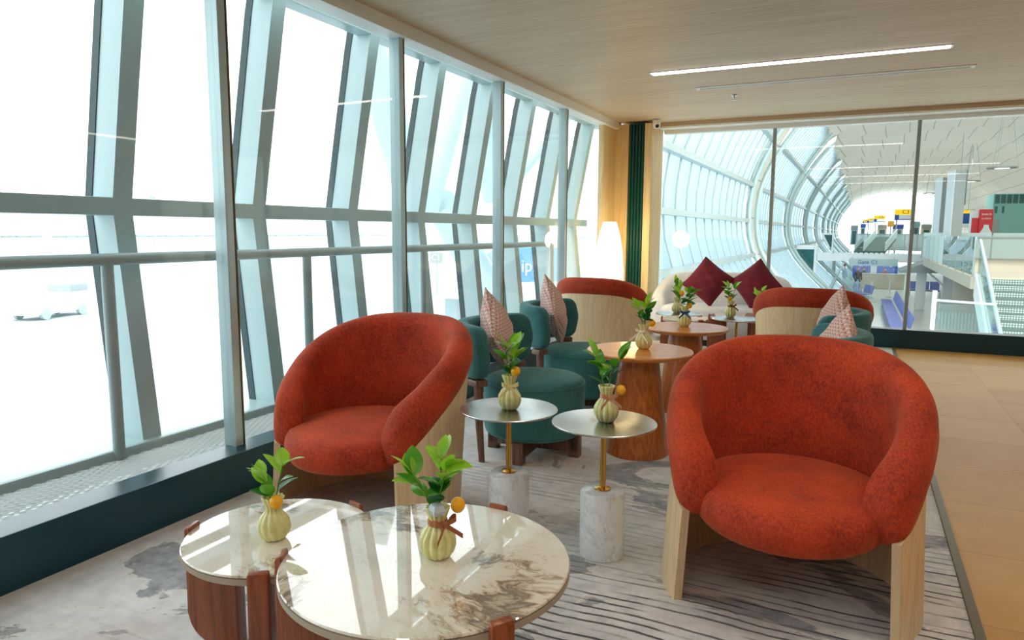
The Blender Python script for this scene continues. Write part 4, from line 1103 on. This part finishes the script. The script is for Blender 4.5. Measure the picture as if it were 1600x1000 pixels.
# people
def person(label, loc, rotz, cloth, legs, seated=False, hair='hair'):
    t = bpy.data.objects.new('person', None); COL.objects.link(t); tag(t, label, 'person'); t.location = loc; t.rotation_euler.z = rotz
    hz = .92 if not seated else .48
    J = {}
    V = [(0, 0, hz), (0, .01, hz + .28), (0, .0, hz + .50), (0, -.01, hz + .58), (0, -.02, hz + .66), (0, -.02, hz + .78)]
    rr_ = [(.14, .10), (.13, .10), (.15, .09), (.055, .055), (.075, .085), (.07, .085)]
    E = [(0, 1), (1, 2), (2, 3), (3, 4), (4, 5)]
    for sg in (-1, 1):
        b = len(V)
        V += [(sg * .19, 0, hz + .47), (sg * .24, .02, hz + .2), (sg * .22, -.12, hz - .02)]; rr_ += [(.055, .055), (.042, .042), (.032, .032)]; E += [(2, b), (b, b + 1), (b + 1, b + 2)]
        b = len(V)
        if seated: V += [(sg * .10, -.02, hz - .02), (sg * .11, -.42, hz), (sg * .11, -.42, .08), (sg * .11, -.55, .04)]
        else: V += [(sg * .09, 0, hz - .08), (sg * .10, -.02, .48), (sg * .10, .02, .07), (sg * .10, -.12, .04)]
        rr_ += [(.09, .09), (.062, .062), (.045, .045), (.04, .04)]; E += [(0, b), (b, b + 1), (b + 1, b + 2), (b + 2, b + 3)]
    me = bpy.data.meshes.new('body'); me.from_pydata(V, E, [])
    o = bpy.data.objects.new('body', me); COL.objects.link(o); o.parent = t
    sk = o.modifiers.new('skin', 'SKIN'); o.modifiers.new('sub', 'SUBSURF').levels = 1
    for i, sv in enumerate(me.skin_vertices[0].data): sv.radius = rr_[i]; sv.use_root = (i == 0)
    me.materials.append(M[cloth])
    hd = obj('head', MB().lathe([(.085 * math.sin(PI * k / 10) * (1.0 if k > 4 else .9), -.115 * math.cos(PI * k / 10)) for k in range(11)], 16, T((0, -.03, hz + .74))), 'skin', t)
    obj('hair', MB().lathe([(.094 * math.sin(PI * k / 10), -.115 * math.cos(PI * k / 10)) for k in range(4, 11)], 16, T((0, -.012, hz + .755))), hair, hd)
    return t
p = atY(1340, 440, 52); person('person in a dark coat standing at the left end of the beige counter', (p.x, 52, ZL), .3, 'coat', 'coat')
p = atY(1340, 440, 48.0); person('person in a pale blue shirt sitting on the short blue bench', (p.x, 48.0, ZL), PI * .9, 'shirt', 'coat', True)
p = atY(1319, 430, 56); person('person in a light shirt standing among the queue posts', (p.x, 56, ZL), 1., 'shirt', 'coat')
for x, c, lb in ((1350, 'coat', 'dark-haired person in black sitting behind the counter, leftmost of three'), (1365, 'coat', 'dark-haired person in black sitting behind the counter, middle of three'), (1383, 'redcloth', 'person in red sitting behind the counter, rightmost of three')):
    p = atY(x, 420, 61); person(lb, (p.x, 61, ZL), .2 * (x % 3), c, 'coat', True)
# blue benches
def bench(label, x, y, rotz, n):
    t = thing('waiting_bench', label, 'bench', (x, y, ZL), rotz, 'blue waiting benches')
    for k in range(n):
        obj('seat', MB().rbox(k * .56 + .02, k * .56 + .54, -.5, 0, .40, .46, .02), 'seatblue', t)
        obj('backrest', MB().rbox(k * .56 + .02, k * .56 + .54, -.02, .04, .46, .95, .02, 2, T((0, 0, 0), (-.22, 0, 0))), 'seatblue', t)
    obj('rail', MB().box(0, n * .56, -.25, -.19, .32, .40), 'rail', t, sm=False)
    for k in (0, n):
        obj('leg', MB().box(k * .56 - .03 * (k > 0), k * .56 + .03, -.45, -.02, 0, .36), 'rail', t, sm=False)
bench('short blue bench with the person in the pale blue shirt', atY(1346, 455, 47.6).x, 47.6, rad(-75), 3)
bench('long blue bench running up beside the right window post', 1.95, 29.0, rad(90), 14) if False else bench('long blue bench running up beside the right window post', 1.78, 43.0, rad(-90), 24)
bench('blue bench farther off, right of the window post', atY(1421, 452, 52).x, 52, 0, 3)
# queue posts and white gate boxes
for k in range(7):
    x = [1316, 1333, 1363, 1391, 1297, 1306, 1325][k]; Y = [52, 50, 49, 50, 57, 50, 60][k]
    p = atY(x, 440, Y); t = thing('queue_post', 'white queue post on the concourse floor, %s from the left' % ['third', 'fifth', 'sixth', 'seventh', 'first', 'second', 'fourth'][k], 'post', (p.x, Y, ZL), 0, 'white queue posts')
    obj('post', MB().lathe([(0, .02), (.05, .02), (.05, 1.05), (0, 1.05)], 12), 'signwhite', t); obj('base', MB().lathe([(0, 0), (.18, 0), (.16, .03), (0, .03)], 16), 'greyf', t)
for k, (x0, x1, yt, Y) in enumerate(((1277, 1286, 428, 47), (1287, 1294, 418, 50), (1295, 1306, 405, 53))):
    a = atY(x0, yt, Y); b = atY(x1, yt, Y)
    t = thing('gate_cabinet', ['lowest white gate cabinet at the left of the concourse floor', 'middle white gate cabinet of the stepped three', 'tallest grey and white gate cabinet of the stepped three'][k], 'cabinet', (a.x, Y, ZL), 0, 'stepped white gate cabinets'); w = b.x - a.x; H = a.z - ZL
    obj('body', MB().rbox(0, w, 0, .8, 0, H, .02), 'signwhite', t); obj('side_panel', MB().box(w * .55, w + .01, -.012, .0, .1, H - .05), 'greyf', t, sm=False)
# gate portals in the left flank
for (x0, x1, xb, y0, y1, Y, lb) in ((1240, 1275, 1264, 383, 432, 40, 'larger dim teal glazed gate portal under a white lintel in the curved wall'), (1286, 1302, 1297, 364, 388, 66, 'smaller dim teal glazed gate portal farther along the curved wall')):
    a = atY(x0, y0, Y); b = atY(x1, y0, Y); c = atY(xb, y1, Y); d = atY(x1, y1 - (y1 - y0) * .25, Y)
    t = thing('gate_portal', lb, 'gate', (a.x, Y, a.z), 0, 'glazed gate portals')
    f = .13 * (a.z - c.z)
    obj('lintel', MB().rbox(-.1, b.x - a.x + .1, -.05, 1.2, -f, 0, .02), 'signwhite', t)
    obj('glazing', MB().prism([(0, -f), (b.x - a.x, -f), (d.x - a.x, d.z - a.z), (c.x - a.x, c.z - a.z)], -.05, .05, T((0, 0, 0), (PI / 2, 0, 0))), 'portal', t, sm=False)
    obj('jamb', MB().tube([(-.06, -.1, -f * .5), (c.x - a.x - .06, -.1, c.z - a.z)], .09, 8), 'signwhite', t); obj('jamb', MB().tube([(b.x - a.x, -.1, 0), (b.x - a.x, -.1, ZL - a.z)], .07, 8), 'signwhite', t)
# far upper deck with shops, balustrade and escalators
struct('floor_deck', MB().box(-.2, 5.2, 74, 124, -.35, 0), 'concrete', sm=False)
t = thing('far_balustrade', 'long pale glass balustrade along the far deck below the gate signs', 'balustrade', (-.2, 73.9, 0))
for k in range(9): obj('glass_panel', MB().box(k * 1.0 + .03, k * 1.0 + .97, -.02, .02, -.3, 1.12), 'ice', t, sm=False)
for k in range(10): obj('post', MB().tube([(k * 1.0, 0, -.35), (k * 1.0, 0, 1.15)], .04, 6), 'rail', t)
obj('top_rail', MB().tube([(0, 0, 1.14), (9, 0, 1.14)], .05, 6), 'alu', t)
for k, (x0, x1, yt, Y, c, lb) in enumerate(((1330, 1341, 352, 84, 'facade', 'pale grey shop unit at the left end of the far deck'), (1345, 1353, 349, 92, 'signwhite', 'narrow white shop unit on the far deck, left of the C5 sign'), (1372, 1386, 351, 96, 'counter', 'beige shop unit on the far deck below the C5 sign'), (1396, 1412, 350, 82, 'signwhite', 'white shop unit on the far deck below the C3 sign'), (1426, 1438, 346, 78, 'facade', 'pale shop unit on the far deck just right of the window post'), (1441, 1456, 350, 86, 'counter', 'beige shop unit on the far deck left of the white pylons'))):
    a_ = atY(x0, yt, Y); b_ = atY(x1, yt, Y); w = b_.x - a_.x
    t = thing('shop_unit', lb, 'shop', (a_.x, Y, 0), 0, 'shop units on the far deck')
    obj('body', MB().rbox(0, w, 0, 2, 0, a_.z, .03), c, t); obj('fascia', MB().box(-.02, w + .02, -.06, 0, a_.z - .5, a_.z - .1), ['greyf', 'signblue', 'greyf', 'panelblue', 'teal', 'greyf'][k], t, sm=False)
    obj('opening', MB().box(w * .2, w * .8, -.03, 0, .05, a_.z - .6), 'portal', t, sm=False)
for (x, Y, s_, lb) in ((1370, 58, 1, 'grey roofed escalator rising towards the far deck, left of the window post'), (1348, 70, .8, 'smaller grey escalator farther left below the gate signs')):
    p = atY(x, 392, Y); t = thing('escalator', lb, 'escalator', (p.x, Y, p.z), 0, 'escalators to the far deck')
    obj('truss', MB().add([(-.9 * s_, 0, 0), (.5 * s_, 0, 0), (1.3 * s_, 3, 1.0 * s_), (-.1 * s_, 3, 1.0 * s_), (-.9 * s_, 0, -.25), (.5 * s_, 0, -.25), (1.3 * s_, 3, .75 * s_), (-.1 * s_, 3, .75 * s_)], [(0, 1, 2, 3), (4, 7, 6, 5), (0, 4, 5, 1), (1, 5, 6, 2), (2, 6, 7, 3), (3, 7, 4, 0)]), 'dark', t, sm=False)
    for dx in (-.9, .5): obj('side_panel', MB().add([(dx * s_, 0, 0), ((dx + .8) * s_, 3, 1.0 * s_), ((dx + .8) * s_, 3, 1.6 * s_), (dx * s_, 0, .6 * s_), (dx * s_ + .06, 0, 0), ((dx + .8) * s_ + .06, 3, 1.0 * s_), ((dx + .8) * s_ + .06, 3, 1.6 * s_), (dx * s_ + .06, 0, .6 * s_)], [(0, 1, 2, 3), (7, 6, 5, 4), (3, 2, 6, 7), (0, 3, 7, 4), (1, 5, 6, 2), (0, 4, 5, 1)]), 'ice', t, sm=False)
    obj('leg', MB().box(-.3, .1, 1, 1.4, ZL - p.z, .3), 'signwhite', t, sm=False)
# canopy kiosk with pillars right of the post
p = atY(1450, 430, 42); t = thing('canopy', 'small grey pitched canopy on pale pillars right of the window post', 'canopy', (p.x, 42, ZL))
H = atY(1455, 407, 42).z - ZL
obj('roof', MB().add([(-1.3, -.6, H - .55), (.1, -.6, H), (1.35, -.6, H - .5), (-1.3, 2.5, H - .55), (.1, 2.5, H), (1.35, 2.5, H - .5), (-1.3, -.6, H - .65), (1.35, -.6, H - .6), (-1.3, 2.5, H - .65), (1.35, 2.5, H - .6)], [(0, 1, 4, 3), (1, 2, 5, 4), (0, 6, 7, 2, 1), (3, 4, 5, 9, 8), (6, 8, 9, 7), (0, 3, 8, 6), (2, 7, 9, 5)]), 'greyf', t, sm=False)
for dx in (-.25, .95): obj('pillar', MB().rbox(dx - .22, dx + .22, .3, .7, 0, H - .35, .03), 'signwhite', t)
obj('brace', MB().tube([(0, .2, H - .6), (.75, .2, H - 1.3)], .05, 8), 'signwhite', t)
# slatted screen and low glass balustrade at the stair foot
p = atY(1455, 500, 30); t = thing('slatted_screen', 'pale vertical slatted fence left of the stair foot', 'fence', (p.x, 30, ZL))
for k in range(16): obj('slat', MB().rbox(k * .105, k * .105 + .05, -.02, .02, .0, 1.15 + .0 * k, .006), 'facade', t)
obj('rail', MB().box(-.03, 1.68, .02, .05, .9, .97), 'rail', t, sm=False); obj('rail', MB().box(-.03, 1.68, .02, .05, .15, .22), 'rail', t, sm=False)
p = atY(1456, 515, 17); t = thing('low_balustrade', 'white posted glass balustrade on the ledge just beyond the far glass', 'balustrade', (p.x, 17, p.z - .5))
obj('post', MB().tube([(0, 0, 0), (0, 0, 1.32)], .045, 10), 'signwhite', t); obj('top_rail', MB().tube([(0, 0, 1.12), (1.05, 0, 1.08)], .025, 8), 'alu', t); obj('glass_panel', MB().box(.06, 1.05, -.01, .01, .1, 1.05), 'glass_green', t, sm=False)

# ================================================================== LIGHT
W = bpy.data.worlds.new('overcast'); SC.world = W; W.use_nodes = True
nt = W.node_tree; bg = nt.nodes['Background']
tc = nt.nodes.new('ShaderNodeTexCoord'); sx = nt.nodes.new('ShaderNodeSeparateXYZ'); rp = nt.nodes.new('ShaderNodeValToRGB')
nt.links.new(tc.outputs['Generated'], sx.inputs[0]); nt.links.new(sx.outputs['Z'], rp.inputs['Fac'])
rp.color_ramp.elements[0].color = (.94, .985, 1, 1); rp.color_ramp.elements[1].color = (.97, .99, 1, 1)
nt.links.new(rp.outputs[0], bg.inputs[0]); bg.inputs[1].default_value = SKY
def area(name, loc, rot, sx_, sy_, power, c):
    l = bpy.data.lights.new(name, 'AREA'); l.shape = 'RECTANGLE'; l.size = sx_; l.size_y = sy_; l.energy = power; l.color = c
    o = bpy.data.objects.new(name, l); COL.objects.link(o); o.location = loc; o.rotation_euler = rot; return o
# unseen ceiling strips added as interior fill, behind and beside the viewer
for y in (2.2, -.2, -2.6):
    area('fill_strip', (.6, y, 2.50), (0, 0, 0), 3.2, .12, STRIP, (1, .93, .84))
area('fill_strip', (3.8, 3.5, 2.50), (0, 0, 0), .2, 7., STRIP * 1.6, (1, .90, .76))
area('concourse_fill', (6, 11.5, 5.2), (rad(62), 0, 0), 9, 1.5, CONC * 4, (1, .98, .94))  # added out of view to brighten concourse surfaces that face the lounge
for y in (20, 32, 60, 90): area('concourse_fill', (5, y, 6.3), (0, 0, 0), 8, 5, CONC * (1 if y < 25 else 1.6), (1, .98, .94))  # fill panels added under the roof to brighten the concourse
lpl = bpy.data.lights.new('lantern_bulb', 'POINT'); lpl.energy = 8; lpl.color = (1, .74, .36); lpl.shadow_soft_size = .12
lo = bpy.data.objects.new('lantern_bulb', lpl); COL.objects.link(lo); lo.location = (-2.22, 7.62, 1.15)
vs_ = SC.view_settings
SC.display_settings.display_device = 'sRGB'
vs_.view_transform = 'Standard'; vs_.look = 'None'; vs_.gamma = 1; vs_.use_curve_mapping = False
vs_.exposure = EXPO
cy_ = SC.cycles
cy_.max_bounces = 10; cy_.diffuse_bounces = 5; cy_.glossy_bounces = 4; cy_.transmission_bounces = 6; cy_.transparent_max_bounces = 24
cy_.caustics_reflective = False; cy_.caustics_refractive = False; cy_.sample_clamp_indirect = 6
cy_.use_denoising = True
